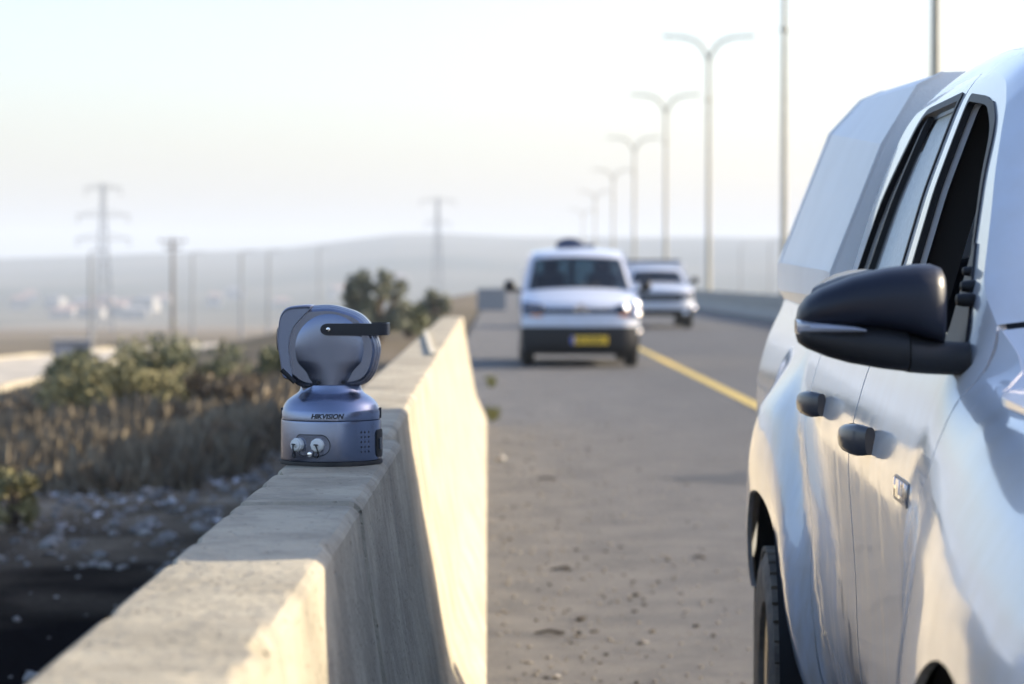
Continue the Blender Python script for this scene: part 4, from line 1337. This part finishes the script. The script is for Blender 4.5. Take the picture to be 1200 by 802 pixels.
for k in range(3):
    t0 = T[3] + .05 + k * .075
    panel('grille_bar', [(-.56, t0), (.56, t0), (.56, t0 + .02), (-.56, t0 + .02)], pb, mat('grille_grey', (.2, .2, .22), .3, metal=.6), gr, (0, -1, 0), du=.2, dw=.1, thick=.01, lift=.014)
for s in (1, -1):
    lamp_unit(PU, pb, s * .66, s * .985, T[3] + .08, T[4] - .01)
    if s > 0:
        glint_cap(PU, (.84, .30, .92), .10); glint_cap(PU, (.92, .22, .58), .08)
    fg = Vector(pb(s * .74, T[2] - .22))
    MB().lathe([(.001, -.03), (.05, -.028), (.075, -.01), (.08, .02)], 20, (fg.x, fg.y, fg.z), 'Y').build('fog_lamp', M_chrome, PU)
    mr_ = MB().lathe([(.02, -.11), (.08, -.09), (.10, -.03), (.09, .05), (.05, .07)], 16, (s * 1.04, 1.45, 1.28), 'X').build('side_mirror', M_black, PU)
    MB().tube([(s * .84, 1.45, 1.2), (s * .98, 1.45, 1.23)], .03, 8).build('mirror_arm', M_black, mr_)
    simple_wheel(PU, s * .78, .92, .38, .12); simple_wheel(PU, s * .78, 4.0, .38, .12)
pv = lambda y, z: float(np.interp(z, [.3, .5, .9, 1.1, 1.22, 1.56, 1.64], [.85, .89, .90, .885, .86, .735, .68]))
fr_edge = [tuple(pb(1, t)[1:]) for t in np.linspace(T[1], T[9], 30)]
side_shell(PU, M_van, pv, fr_edge + [(2.9, 1.63), (3.05, 1.25), (5.1, 1.25), (5.15, .5), (4.5, .42)] + arc(4.0, .38, .46, 5, 175, 12) + [(3.5, .40), (1.45, .40)] + arc(.92, .38, .46, 0, 170, 12) + [(.44, .45)],
           [rpoly([(1.6, 1.25, .03), (2.0, 1.54, .04), (2.75, 1.56, .03), (2.8, 1.25, .03)])], M_tint, None)
MB().box((0, 2.6, .45), (1.45, 4.6, .18)).build('underbody', M_dark, PU)
MB().box((0, 1.6, 1.14), (1.45, .4, .12), bevel=.03).build('dashboard', M_trim, PU)
MB().box((0, 3.0, 1.1), (1.4, .04, .95)).build('cab_back_panel', M_trim, PU)
MB().box((0, 4.1, 1.52), (1.66, 2.0, .54), bevel=.05).build('canopy', M_van, PU)
MB().box((0, 4.1, 1.815), (1.50, 1.9, .07), bevel=.02).build('roof_tray', M_dark, PU)
for x in (-.4, .4):
    st = MB().box((x, 2.45, 1.08), (.48, .16, .6), bevel=.06).build('seat', M_seat, PU)
    MB().box((x, 2.47, 1.44), (.24, .1, .16), bevel=.045).build('headrest', M_seat, st)

# ------------------------------------------------------------------ street lamps in the median
lamp_spots = [(46.5, 8.5, 'nearest street lamp pole, rising out of the top of the picture behind the canopy roof'),
              (77, 9.25, 'tall lamp pole cut by the top of the picture, left of the canopy'),
              (107, 9.5, 'largest double armed street lamp fully in view, right of the far pickup'),
              (141, 10.0, 'second largest double armed street lamp, above the far pickup'),
              (184, 10.65, 'third largest double armed street lamp, between van and far pickup'),
              (238, 11.7, 'fourth largest double armed street lamp, just over the right edge of the van roof'),
              (297, 12.35, 'small hazy double armed street lamp above the van roof'),
              (375, 13.7, 'smallest faint street lamp far down the road over the dark load on the van')]
proto = None
for (y, x, lab) in lamp_spots:
    zb = -16.9 * sstep(y, 350, 900)
    if proto is None:
        t = thing('street_lamp', lab, 'street lamp', (x, y, zb), 0, 'double armed street lamps along the median')
        MB().tube([(0, 0, 0), (0, 0, 1.5), (0, 0, 6), (0, 0, 11.0)], [.125, .115, .095, .075], 14).build('pole', M_galv, t)
        MB().lathe([(.26, 0), (.26, .04), (.19, .08), (.19, .5), (.17, .55)], 16).build('pole_base', M_galv, t)
        for zj in (9.2,):
            MB().lathe([(.13, zj), (.15, zj + .02), (.15, zj + .12), (.12, zj + .14)], 14).build('pole_collar', M_galv, t)
        for s in (1, -1):
            pts = catmull([(0, 0, 10.9), (s * .10, 0, 11.25), (s * .45, 0, 11.75), (s * 1.0, 0, 12.0), (s * 1.55, 0, 12.05)], 5)
            arm = MB().tube(pts, [.085 - .035 * i / (len(pts) - 1) for i in range(len(pts))], 10).build('arm', M_galv, t)
            rings = []
            for k in range(7):
                a = k / 6; xx = s * (1.45 + .62 * a); w_ = .04 + .10 * math.sin(math.pi * (.15 + .7 * a)); h_ = .03 + .05 * math.sin(math.pi * (.1 + .8 * a))
                rings.append([(xx, w_ * math.cos(b), 12.05 + h_ * math.sin(b) * (1 if math.sin(b) > 0 else .5)) for b in [2 * math.pi * j / 12 for j in range(12)]])
            MB().loft(rings).build('lamp_head', M_galv, arm)
        proto = t
    else:
        t = copy_tree(proto); t.location = (x, y, zb); t['label'] = lab

# ------------------------------------------------------------------ pylons and poles in the plain
def pt_at(px, D):                       # the spot on the ground that lies in that direction at depth D
    x = (px - 580) * D / F
    return x, D, ground_z(x, D)


def pylon(px, D, top_py, label, arms, wbase):
    x, y, z = pt_at(px, D)
    H = CH + (326 - top_py) * D / F - z
    t = thing('power_pylon', label, 'pylon', (x, y, z), R(12), 'lattice power pylons on the plain')
    wf = lambda h: wbase * max(0, 1 - h / H) ** 1.3 * .5 + .55 * (1 - .5 * h / H)
    nseg = 12
    hs_ = [H * (1 - (1 - k / nseg) ** 1.25) for k in range(nseg + 1)]
    for sx in (1, -1):
        for sy in (1, -1):
            MB().tube([(sx * wf(h), sy * wf(h), h) for h in hs_], .12, 5, smooth=False).build('leg', M_pylon, t)
    mb = MB()
    for a, b in zip(hs_, hs_[1:]):
        for (p, q) in (((1, 1), (-1, 1)), ((1, -1), (-1, -1)), ((1, 1), (1, -1)), ((-1, 1), (-1, -1))):
            mb.tube([(p[0] * wf(a), p[1] * wf(a), a), (q[0] * wf(b), q[1] * wf(b), b)], .06, 4, smooth=False)
            mb.tube([(q[0] * wf(a), q[1] * wf(a), a), (p[0] * wf(b), p[1] * wf(b), b)], .06, 4, smooth=False)
    tag(mb.build('bracing', M_pylon, t), kind='stuff')
    for (f_, L) in arms:
        h = H * f_; mb = MB()
        for s in (1, -1):
            for sy in (1, -1):
                mb.tube([(s * wf(h), sy * wf(h), h), (s * L, 0, h + .15)], .09, 4, smooth=False)
                mb.tube([(s * wf(h + 1.5), sy * wf(min(H, h + 1.5)), min(H, h + 1.5)), (s * L, 0, h + .25)], .07, 4, smooth=False)
            for q in (.35, .65):
                mb.tube([(s * L * q, -.25, h), (s * L * q, .25, h + .8)], .07, 4, smooth=False)
        arm = mb.build('crossarm', M_pylon, t)
        for s in (1, -1):
            MB().lathe([(.05, h - 1.6), (.16, h - 1.4), (.10, h - 1.1), (.16, h - .8), (.10, h - .5), (.05, h + .1)], 8, (s * L * .96, 0, 0)).build('insulator', M_board, arm)


pylon(122, 560, 216, 'tall lattice power pylon with three crossarms at far left', [(.965, 4.2), (.78, 6.0), (.62, 6.2)], 3.4)
pylon(513, 800, 232, 'faint lattice pylon standing behind the tree, above the barrier end', [(.97, 6.0), (.80, 4.2)], 3.6)


def utility_pole(px, D, top_py, label, kind, m):
    x, y, z = pt_at(px, D); H = CH + (326 - top_py) * D / F - z
    t = thing('utility_pole', label, 'utility pole', (x, y, z), R(4), 'poles standing on the plain')
    MB().tube([(0, 0, 0), (0, 0, H * .5), (0, 0, H)], [.20, .17, .13], 10).build('pole', m, t)
    if kind == 'wires':
        for h, L in ((H - .35, 1.35), (H - 1.1, .8)):
            a = MB().box((0, -.16, h), (2 * L, .12, .14)).build('crossarm', m, t)
            for xx in (-L * .93, -L * .35, L * .35, L * .93):
                MB().lathe([(.03, h + .07), (.09, h + .12), (.06, h + .22), (.09, h + .28), (.02, h + .36)], 8, (xx, -.16, 0)).build('insulator', M_board, a)
        MB().box((0, -.3, H * .18), (.5, .35, .7), bevel=.03).build('meter_box', mat('box_tan', (.30, .25, .15), .7), t)
    else:
        pts = catmull([(0, 0, H - .3), (.12, 0, H + .05), (.6, 0, H + .25), (1.2, 0, H + .28)], 4)
        a = MB().tube(pts, .06, 8).build('arm', m, t)
        MB().box((1.4, 0, H + .27), (.55, .2, .1), bevel=.03).build('lamp_head', m, a)


utility_pole(203, 240, 279, 'brown utility pole with crossarms at the top and a box low down, at left', 'wires', M_wood)
utility_pole(107, 235, 296, 'thin dark pole in front of the tall pylon, beside the grey cabin', 'lamp', M_pylon)
utility_pole(226, 330, 298, 'grey lamp pole just right of the brown utility pole', 'lamp', M_pylon)
utility_pole(283, 300, 297, 'grey lamp pole midway between brown utility pole and camera device', 'lamp', M_pylon)
utility_pole(315, 330, 297, 'grey lamp pole nearest to the left of the camera device', 'lamp', M_pylon)
utility_pole(374, 420, 292, 'faint lamp pole just above the camera device head', 'lamp', M_pylon)
utility_pole(868, 520, 288, 'faint thin pole in the haze left of the nearest tall lamp pole', 'lamp', M_pylon)
utility_pole(902, 480, 284, 'faint thin pole in the haze close to the canopy skirt', 'lamp', M_pylon)

# grey cabin, far sign, side road with low walls
x, y, z = pt_at(86, 110)
t = thing('cabin', 'low grey boxy hut behind the scrub at left', 'cabin', (x, y, z), R(8))
MB().box((0, 0, .70), (1.75, 1.4, 1.4), bevel=.02).build('wall', M_board, t)
MB().box((0, 0, 1.44), (1.88, 1.5, .09), bevel=.01).build('roof', mat('roof_grey', (.3, .29, .28), .8), t)
MB().box((-.4, -.705, .62), (.6, .03, 1.15)).build('door', mat('door_grey', (.26, .26, .28), .6), t)
MB().box((.42, -.705, .9), (.55, .03, .4)).build('window', mat('window_dark', (.03, .035, .045), .2), t)
x = (576 - 580) * 100 / F
t = thing('road_sign', 'back of a grey rectangular road sign beyond the barrier end', 'road sign', (x, 100, ground_z(x, 100)))
zb = ground_z(x, 100)
MB().box((0, 0, CH - 25 * 100 / F - zb), (1.2, .04, .92), bevel=.008).build('sign_panel', mat('sign_back', (.23, .24, .255), .5, metal=.3), t)
for s in (1, -1):
    MB().tube([(s * .4, .06, 0), (s * .4, .06, CH - 12 * 100 / F - zb)], .045, 8).build('post', M_galv, t)


def pgl(px, py):                        # where a pixel's ray meets the ground
    D = 8.
    while D < 900:
        x = (px - 580) * D / F
        if CH - (py - 326) * D / F <= ground_z(x, D): break
        D *= 1.01
    return Vector((x, D, ground_z(x, D)))


A, B = Vector((-18.6, 80, 0)), Vector((-18.2, 205, 0))
d = (B - A).normalized(); nn = Vector((-d.y, d.x, 0)).normalized()
A2 = A - d * 40; B2 = B.copy()
N = 60
vs = []; fs = []
for k in range(N + 1):
    p = A2 + (B2 - A2) * k / N
    for j in range(7):
        q = p + nn * (j * 1.1); vs.append((q.x, q.y, ground_z(q.x, q.y) + .12))
for k in range(N):
    for j in range(6):
        a = k * 7 + j; fs.append((a, a + 7, a + 8, a + 1))
me = bpy.data.meshes.new('side_road'); me.from_pydata(vs, [], fs)
tag(link('side_road', me, mat('pale_dirt', (.46, .41, .33), .95, dark=(.34, .30, .24), scale=.6, world_space=True)), kind='structure')
for off, lab in ((-.6, 'near low pale wall along the side road in the plain at left'), (7.4, 'far low pale wall along the side road in the plain at left')):
    rings = []
    for k in range(N + 1):
        p = A2 + (B2 - A2) * k / N + nn * off; g0 = ground_z(p.x, p.y)
        rings.append([(p.x + nn.x * a, p.y + nn.y * a, g0 + h) for a, h in ((-.22, -.3), (-.12, .24), (.12, .24), (.22, -.3))])
    tag(MB().loft(rings, True, True, False).build('low_wall', M_conc), lab, 'wall', 'low walls beside the side road')

# village houses on the hillside
M_hw = mat('house_wall', (.24, .23, .215), .8); M_hr = mat('house_roof', (.32, .2, .15), .8); M_win = mat('house_glass', (.03, .04, .05), .2)
hp = None
vill = [(66, 372, 1450), (74, 384, 1250), (84, 378, 1330), (98, 365, 1500), (108, 381, 1260), (119, 374, 1400), (128, 362, 1600), (138, 379, 1280), (148, 369, 1480), (158, 383, 1230),
        (24, 371, 1440), (36, 363, 1600), (172, 375, 1380), (190, 367, 1560), (252, 371, 1500), (276, 365, 1650), (398, 366, 1620), (330, 372, 1480), (620, 355, 1900), (470, 356, 1850)]
for i, (px, py, D) in enumerate(vill):
    x, y, z = pt_at(px, D)
    w_, dp, hh = random.uniform(9, 15), random.uniform(8, 12), random.uniform(4, 8)
    t = thing('house', 'tiny pale house blurred on the hazy hillside', 'house', (x, y, z - .4), random.uniform(-.5, .5), 'tiny hazy houses of the far village')
    MB().box((0, 0, hh / 2), (w_, dp, hh)).build('wall', M_hw, t)
    rf = MB().add([(-w_ / 2 - .3, -dp / 2 - .3, hh), (w_ / 2 + .3, -dp / 2 - .3, hh), (w_ / 2 + .3, dp / 2 + .3, hh), (-w_ / 2 - .3, dp / 2 + .3, hh), (-w_ / 4, 0, hh + 1.8), (w_ / 4, 0, hh + 1.8)],
                  [(0, 1, 5, 4), (1, 2, 5), (2, 3, 4, 5), (3, 0, 4), (3, 2, 1, 0)])
    rf.build('roof', M_hr if i % 3 else M_hw, t)
    for k in (-1, 1):
        MB().box((k * w_ * .25, -dp / 2 - .03, hh * .55), (1.6, .1, 1.5)).build('window', M_win, t)


# ------------------------------------------------------------------ vegetation
def leaf_mat(name, a, b):
    m = mat(name, a, .75, dark=b, scale=2.2, amount=.6)
    m.node_tree.nodes['Principled BSDF'].inputs['Subsurface Weight'].default_value = 0
    return m


def foliage(centres, n, size, elong=2.4, up=.35, seed=0):
    """many small leaf faces gathered round clump centres [(x, y, z, r)]"""
    r = np.random.default_rng(seed)
    wts = np.array([c[3] ** 2 for c in centres]); wts /= wts.sum()
    idx = r.choice(len(centres), n, p=wts)
    C = np.array(centres)[idx]
    d = r.normal(0, 1, (n, 3)); d /= np.linalg.norm(d, axis=1)[:, None]
    rad = C[:, 3:4] * (r.uniform(.15, 1.0, (n, 1)) ** .6)
    P_ = C[:, :3] + d * rad
    a = r.normal(0, 1, (n, 3)); a[:, 2] += up; a /= np.linalg.norm(a, axis=1)[:, None]
    b = np.cross(a, r.normal(0, 1, (n, 3))); b /= np.linalg.norm(b, axis=1)[:, None]
    s = size * r.uniform(.6, 1.4, (n, 1))
    v = np.stack([P_ - b * s / elong, P_ + a * s * .5 - b * s * .1, P_ + a * s, P_ + b * s / elong], 1).reshape(-1, 3)
    f = [(4 * i, 4 * i + 1, 4 * i + 2, 4 * i + 3) for i in range(n)]
    return v, f


def shrub(name, label, cat, x, y, w, h, m, n, leaf, seed, stem_m=M_wood, group=None, nclump=26, upness=.4, spread=.34, trunk=True):
    z = ground_z(x, y)
    t = thing(name, label, cat, (x, y, z), 0, group)
    r = np.random.default_rng(seed)
    cl = []
    mb = MB()
    for k in range(nclump):
        a = r.uniform(0, 6.28); q = r.uniform(0, 1) ** .5
        zz = h * (.22 + .70 * r.uniform(0, 1))
        lim = (1 - max(0, zz / h - .45) ** 1.4 * 1.3)
        px, py = q * w / 2 * math.cos(a) * lim, q * w / 2 * math.sin(a) * lim
        cl.append((px, py, zz, spread * w * r.uniform(.22, .55)))
        mid = Vector((px * .35 + r.normal(0, .02), py * .35, zz * .55))
        mb.tube([(px * .06, py * .06, -.05), mid, (px, py, zz)], [.035 * h, .02 * h, .006 * h], 5)
    mb.build('trunk' if trunk else 'stem', stem_m, t)
    v, f = foliage(cl, n, leaf, seed=seed, up=upness)
    me = bpy.data.meshes.new('foliage'); me.from_pydata(v.tolist(), [], f)
    tag(link('foliage', me, m, t), kind='stuff')
    return t


M_lf1 = leaf_mat('leaf_dark_olive', (.19, .19, .095), (.10, .11, .055))
M_lf2 = leaf_mat('leaf_yellow_green', (.29, .25, .105), (.16, .15, .07))
M_lf3 = leaf_mat('leaf_brown', (.21, .16, .10), (.10, .075, .05))
M_lf4 = leaf_mat('leaf_grey_brown', (.21, .215, .14), (.125, .13, .09))
D = 50
shrub('tree', 'dark green rounded tree standing behind the barrier, right of the camera device', 'tree', (440 - 580) * D / F, D, 1.55, CH + 12 * D / F - ground_z((440 - 580) * D / F, D), M_lf4, 6500, .075, 21, nclump=60, spread=.24)
D = 62
shrub('bush', 'small grey brown bush beside the far end of the barrier', 'bush', (508 - 580) * D / F, D, .95, CH - 14 * D / F - ground_z((508 - 580) * D / F, D), M_lf4, 2200, .10, 22)
D = 56
shrub('bush', 'low olive bush between the tree and the barrier end', 'bush', (478 - 580) * D / F, D, .85, CH - 28 * D / F - ground_z((478 - 580) * D / F, D), M_lf1, 1800, .10, 23)
for (px, py, wpx, hpx, m, lab, sd, nm) in (
        (150, 507, 190, 76, M_lf2, 'large yellow green bush in the middle of the scrub at left', 31, 6500),
        (200, 484, 170, 82, M_lf1, 'dark green bush behind the yellow green bush at left', 32, 6000),
        (95, 490, 120, 70, M_lf1, 'olive bush left of the yellow green bush, below the cabin', 33, 2800),
        (265, 500, 110, 56, M_lf3, 'brown dry bush right of the dark green bush', 34, 2600),
        (322, 470, 60, 60, M_lf1, 'dark bush hugging the left side of the camera device', 35, 2200),
        (18, 520, 90, 46, M_lf3, 'brown dry bush at the left edge of the picture', 36, 2400),
        (14, 622, 70, 70, M_lf2, 'near weedy green bush low at the left edge', 37, 1800),
        (250, 545, 120, 40, M_lf3, 'low brown bush in front of the others near the barrier', 38, 2400)):
    p = pgl(px, py)
    shrub('bush', lab, 'bush', p.x, p.y, wpx * p.y / F, hpx * p.y / F, m, nm, .042 * p.y / 20, sd, trunk=False)

# dry scrub: twiggy clumps nobody could count, thick from 15 m on
vs = []; fs = []
r = np.random.default_rng(50)
cnt = 0
while cnt < 860:
    D = 15.6 * (1 + r.uniform(0, 1) ** 1.2 * .95)
    px = r.uniform(-420, 520)
    x = (px - 580) * D / F
    if x > -1.9 - .0: continue
    if D < 17 and r.uniform() < .5: continue
    z = ground_z(x, D); hh = r.uniform(.14, .40); ww = r.uniform(.15, .42)
    k = 56
    a = r.uniform(0, 6.28, k); q = r.uniform(.1, 1, k)
    for i in range(k):
        bx_, by_ = x + r.normal(0, ww * .3), D + r.normal(0, ww * .3)
        tx, ty, tz = bx_ + math.cos(a[i]) * ww * q[i] * .7, by_ + math.sin(a[i]) * ww * q[i] * .7, z + hh * r.uniform(.4, 1.1)
        w_ = .006 + .007 * r.uniform()
        o = len(vs)
        vs += [(bx_ - w_, by_, z - .02), (bx_ + w_, by_, z - .02), (tx + w_ * .3, ty, tz), (tx - w_ * 2.0, ty, tz - hh * .25)]
        fs.append((o, o + 1, o + 2, o + 3))
    cnt += 1
me = bpy.data.meshes.new('dry_scrub'); me.from_pydata(vs, [], fs)
tag(link('dry_scrub', me, mat('scrub_twigs', (.24, .20, .14), .9, dark=(.12, .095, .065), scale=1.4, amount=.6, world_space=True)), kind='stuff')


def rocks(spots, seed):
    r = np.random.default_rng(seed); vs = []; fs = []
    bm = bmesh.new(); bmesh.ops.create_icosphere(bm, subdivisions=1, radius=1); bm.verts.index_update()
    bv = np.array([v.co[:] for v in bm.verts]); bf = [[v.index for v in f.verts] for f in bm.faces]; bm.free()
    for (x, y, z, s) in spots:
        v = bv * (1 + r.normal(0, .16, (len(bv), 1))) * np.array([s * r.uniform(.7, 1.3), s * r.uniform(.7, 1.3), s * r.uniform(.4, .8)])
        a = r.uniform(0, 6.28); c, s_ = math.cos(a), math.sin(a)
        v = v @ np.array([[c, s_, 0], [-s_, c, 0], [0, 0, 1]])
        o = len(vs); vs += (v + np.array([x, y, z])).tolist(); fs += [[i + o for i in f] for f in bf]
    return vs, fs


def stuff(name, v, f, m):
    me = bpy.data.meshes.new(name); me.from_pydata(v, [], f)
    return tag(link(name, me, m), kind='stuff')


r = np.random.default_rng(60)
sp_ = []
for _ in range(1500):
    y = r.uniform(7, 26); x = -1.0 - r.uniform(0, 1) ** .8 * 6
    s = .008 + .035 * r.uniform() ** 4
    sp_.append((x, y, ground_z(x, y) + s * .2, s))
for _ in range(600):
    y = 11.5 + 8 * r.uniform(); x = -1.0 - r.uniform() * 3.6
    s = .012 + .05 * r.uniform() ** 3
    sp_.append((x, y, ground_z(x, y) + s * .2, s))
stuff('rubble', *rocks(sp_, 61), mat('rubble_stone', (.26, .25, .235), .9, dark=(.09, .085, .08), scale=5, world_space=True))
sp_ = []
for _ in range(5200):
    y = 4.2 + 30 * r.uniform() ** 1.6; x = .02 + bx(y) + abs(r.normal(0, .75)) if r.uniform() < .75 else r.uniform(0, 2.6)
    s = .0025 + .0095 * r.uniform() ** 4
    sp_.append((x, y, s * .3, s))
stuff('gravel', *rocks(sp_, 62), mat('gravel_stone', (.36, .33, .28), .9, dark=(.16, .14, .11), scale=9, world_space=True))
sp_ = []
for _ in range(260):
    y = 4.6 + 16 * r.uniform() ** 1.5; x = .06 + bx(y) + abs(r.normal(0, .6))
    s = .004 + .012 * r.uniform() ** 2
    sp_.append((x, y, s * .2, s))
stuff('dirt_crumbs', *rocks(sp_, 63), mat('crumb', (.075, .062, .048), .95, dark=(.04, .034, .028), scale=30, world_space=True))
# scattered rubbish on the verge: crumpled sheets
vs = []; fs = []
for _ in range(150):
    px = r.uniform(10, 330); py = r.uniform(548, 625)
    p = pgl(px, py)
    if p.x > -1.15: continue
    s = .008 + .030 * r.uniform() ** 2.6
    g = [[(p.x + (i - 1) * s + r.normal(0, s * .2), p.y + (j - 1) * s + r.normal(0, s * .2), p.z + .012 + abs(r.normal(0, s * .55))) for i in range(3)] for j in range(3)]
    o = len(vs); vs += [q for row in g for q in row]
    fs += [(o + 3 * j + i, o + 3 * j + i + 1, o + 3 * j + i + 4, o + 3 * j + i + 3) for i in range(2) for j in range(2)]
stuff('litter', vs, fs, mat('litter_plastic', (.55, .55, .56), .28, dark=(.2, .21, .24), scale=6, world_space=True))

# single stones, clods and twigs on the shoulder
M_clod = mat('clod', (.075, .06, .045), .95, dark=(.04, .033, .026), scale=30)
M_pale = mat('pale_stone', (.45, .42, .37), .85, dark=(.33, .3, .26), scale=20)


def on_road(px, py):
    y = CH * F / (py - 326); return (px - 580) * y / F, y


for (px, py, s, m, lab) in ((681, 729, .022, M_clod, 'dark clod of earth on the shoulder, right of the twig pile'), (586, 541, .045, M_pale, 'pale stone lying at the foot of the barrier beyond the joint'),
                            (757, 756, .013, M_pale, 'pale pebble on the shoulder, low in the picture near the pickup wheel'), (664, 668, .022, M_clod, 'dark flat clod in the middle of the shoulder'),
                            (652, 797, .020, M_pale, 'pale stone at the bottom edge of the shoulder'), (745, 700, .015, M_clod, 'small dark clod on the shoulder left of the pickup rear wheel')):
    x, y = on_road(px, py)
    v, f = rocks([(0, 0, 0, s)], int(px))
    me = bpy.data.meshes.new('stone'); me.from_pydata(v, [], f)
    o = tag(link('stone', me, m), lab, 'stone', 'loose stones and clods on the shoulder'); o.location = (x, y, s * .35)
for (px, py, L, lab) in ((644, 745, .14, 'longest dark twig lying across the shoulder in the foreground'), (658, 670, .12, 'dark twig beside the clods in the middle of the shoulder'), (640, 563, .16, 'thin twig on the shoulder beyond the device'),
                         (820, 656, .10, 'small twig on the shoulder close to the parked pickup')):
    x, y = on_road(px, py)
    mb = MB()
    for k in range(3):
        a = random.uniform(-.5, .5); ox, oy = random.uniform(-.02, .02) * L, random.uniform(-.004, .004)
        l2 = L * random.uniform(.4, .9)
        mb.tube([(ox - l2 / 2, oy, .006), (ox, oy + l2 * .1 * random.uniform(-1, 1), .016), (ox + l2 / 2, oy + l2 * math.tan(a), .006)], [.003, .006, .003], 6)
    o = tag(mb.build('twig', M_clod), lab, 'twig', 'dry twigs on the shoulder'); o.location = (x, y, 0)
# weeds growing out of the gap along the barrier foot
for (px, py, n_, h_, lab) in ((583, 490, 420, .16, 'yellow green weed tuft at the barrier foot level with the device'), (581, 452, 300, .20, 'smaller weed tuft farther along the barrier foot')):
    x, y = on_road(px, py)
    x = bx(y) + .03
    t = thing('weed', lab, 'weed', (x, y, 0), 0, 'weeds at the barrier foot')
    vs = []; fs = []
    for _ in range(n_):
        a = r.uniform(0, 6.28); b0 = r.normal(0, .25); bx0 = abs(r.normal(0, .03)); l2 = h_ * r.uniform(.3, 1)
        tx, ty = bx0 + math.cos(a) * l2 * .5, b0 + math.sin(a) * l2 * .5
        o = len(vs); vs += [(bx0 - .003, b0, 0), (bx0 + .003, b0, 0), (tx + .002, ty, l2 * .8)]; fs.append((o, o + 1, o + 2))
    me = bpy.data.meshes.new('blades'); me.from_pydata(vs, [], fs)
    tag(link('blades', me, leaf_mat('weed_leaf', (.34, .29, .07), (.18, .16, .05)), t), kind='stuff')
# a flat pale stake lying on the barrier top at its second joint
mb = MB()
mb.box((-.368, 13.3, .999), (.028, 4.7, .012), rz=.036, bevel=.002)
tag(mb.build('wooden_lath', mat('lath_wood', (.50, .45, .34), .7)), 'pale wooden lath lying on the barrier top beyond the camera device', 'lath')

# ------------------------------------------------------------------ haze
bm = bmesh.new(); bmesh.ops.create_cube(bm, size=1)
HZ = (-125.0, 110.0)
bmesh.ops.scale(bm, vec=(11400, 11400, HZ[1] - HZ[0]), verts=bm.verts)
bmesh.ops.translate(bm, vec=(0, 0, (HZ[0] + HZ[1]) / 2), verts=bm.verts)
me = bpy.data.meshes.new('haze'); bm.to_mesh(me); bm.free()
m = bpy.data.materials.new('haze_air'); m.use_nodes = True
nt = m.node_tree; nt.nodes.remove(nt.nodes['Principled BSDF'])
pv_ = nt.nodes.new('ShaderNodeVolumePrincipled')
pv_.inputs['Color'].default_value = (.76, .86, .99, 1)
pv_.inputs['Density'].default_value = .00034
pv_.inputs['Anisotropy'].default_value = 0.0
nt.links.new(pv_.outputs[0], nt.nodes['Material Output'].inputs['Volume'])
tag(link('haze', me, m), kind='stuff')
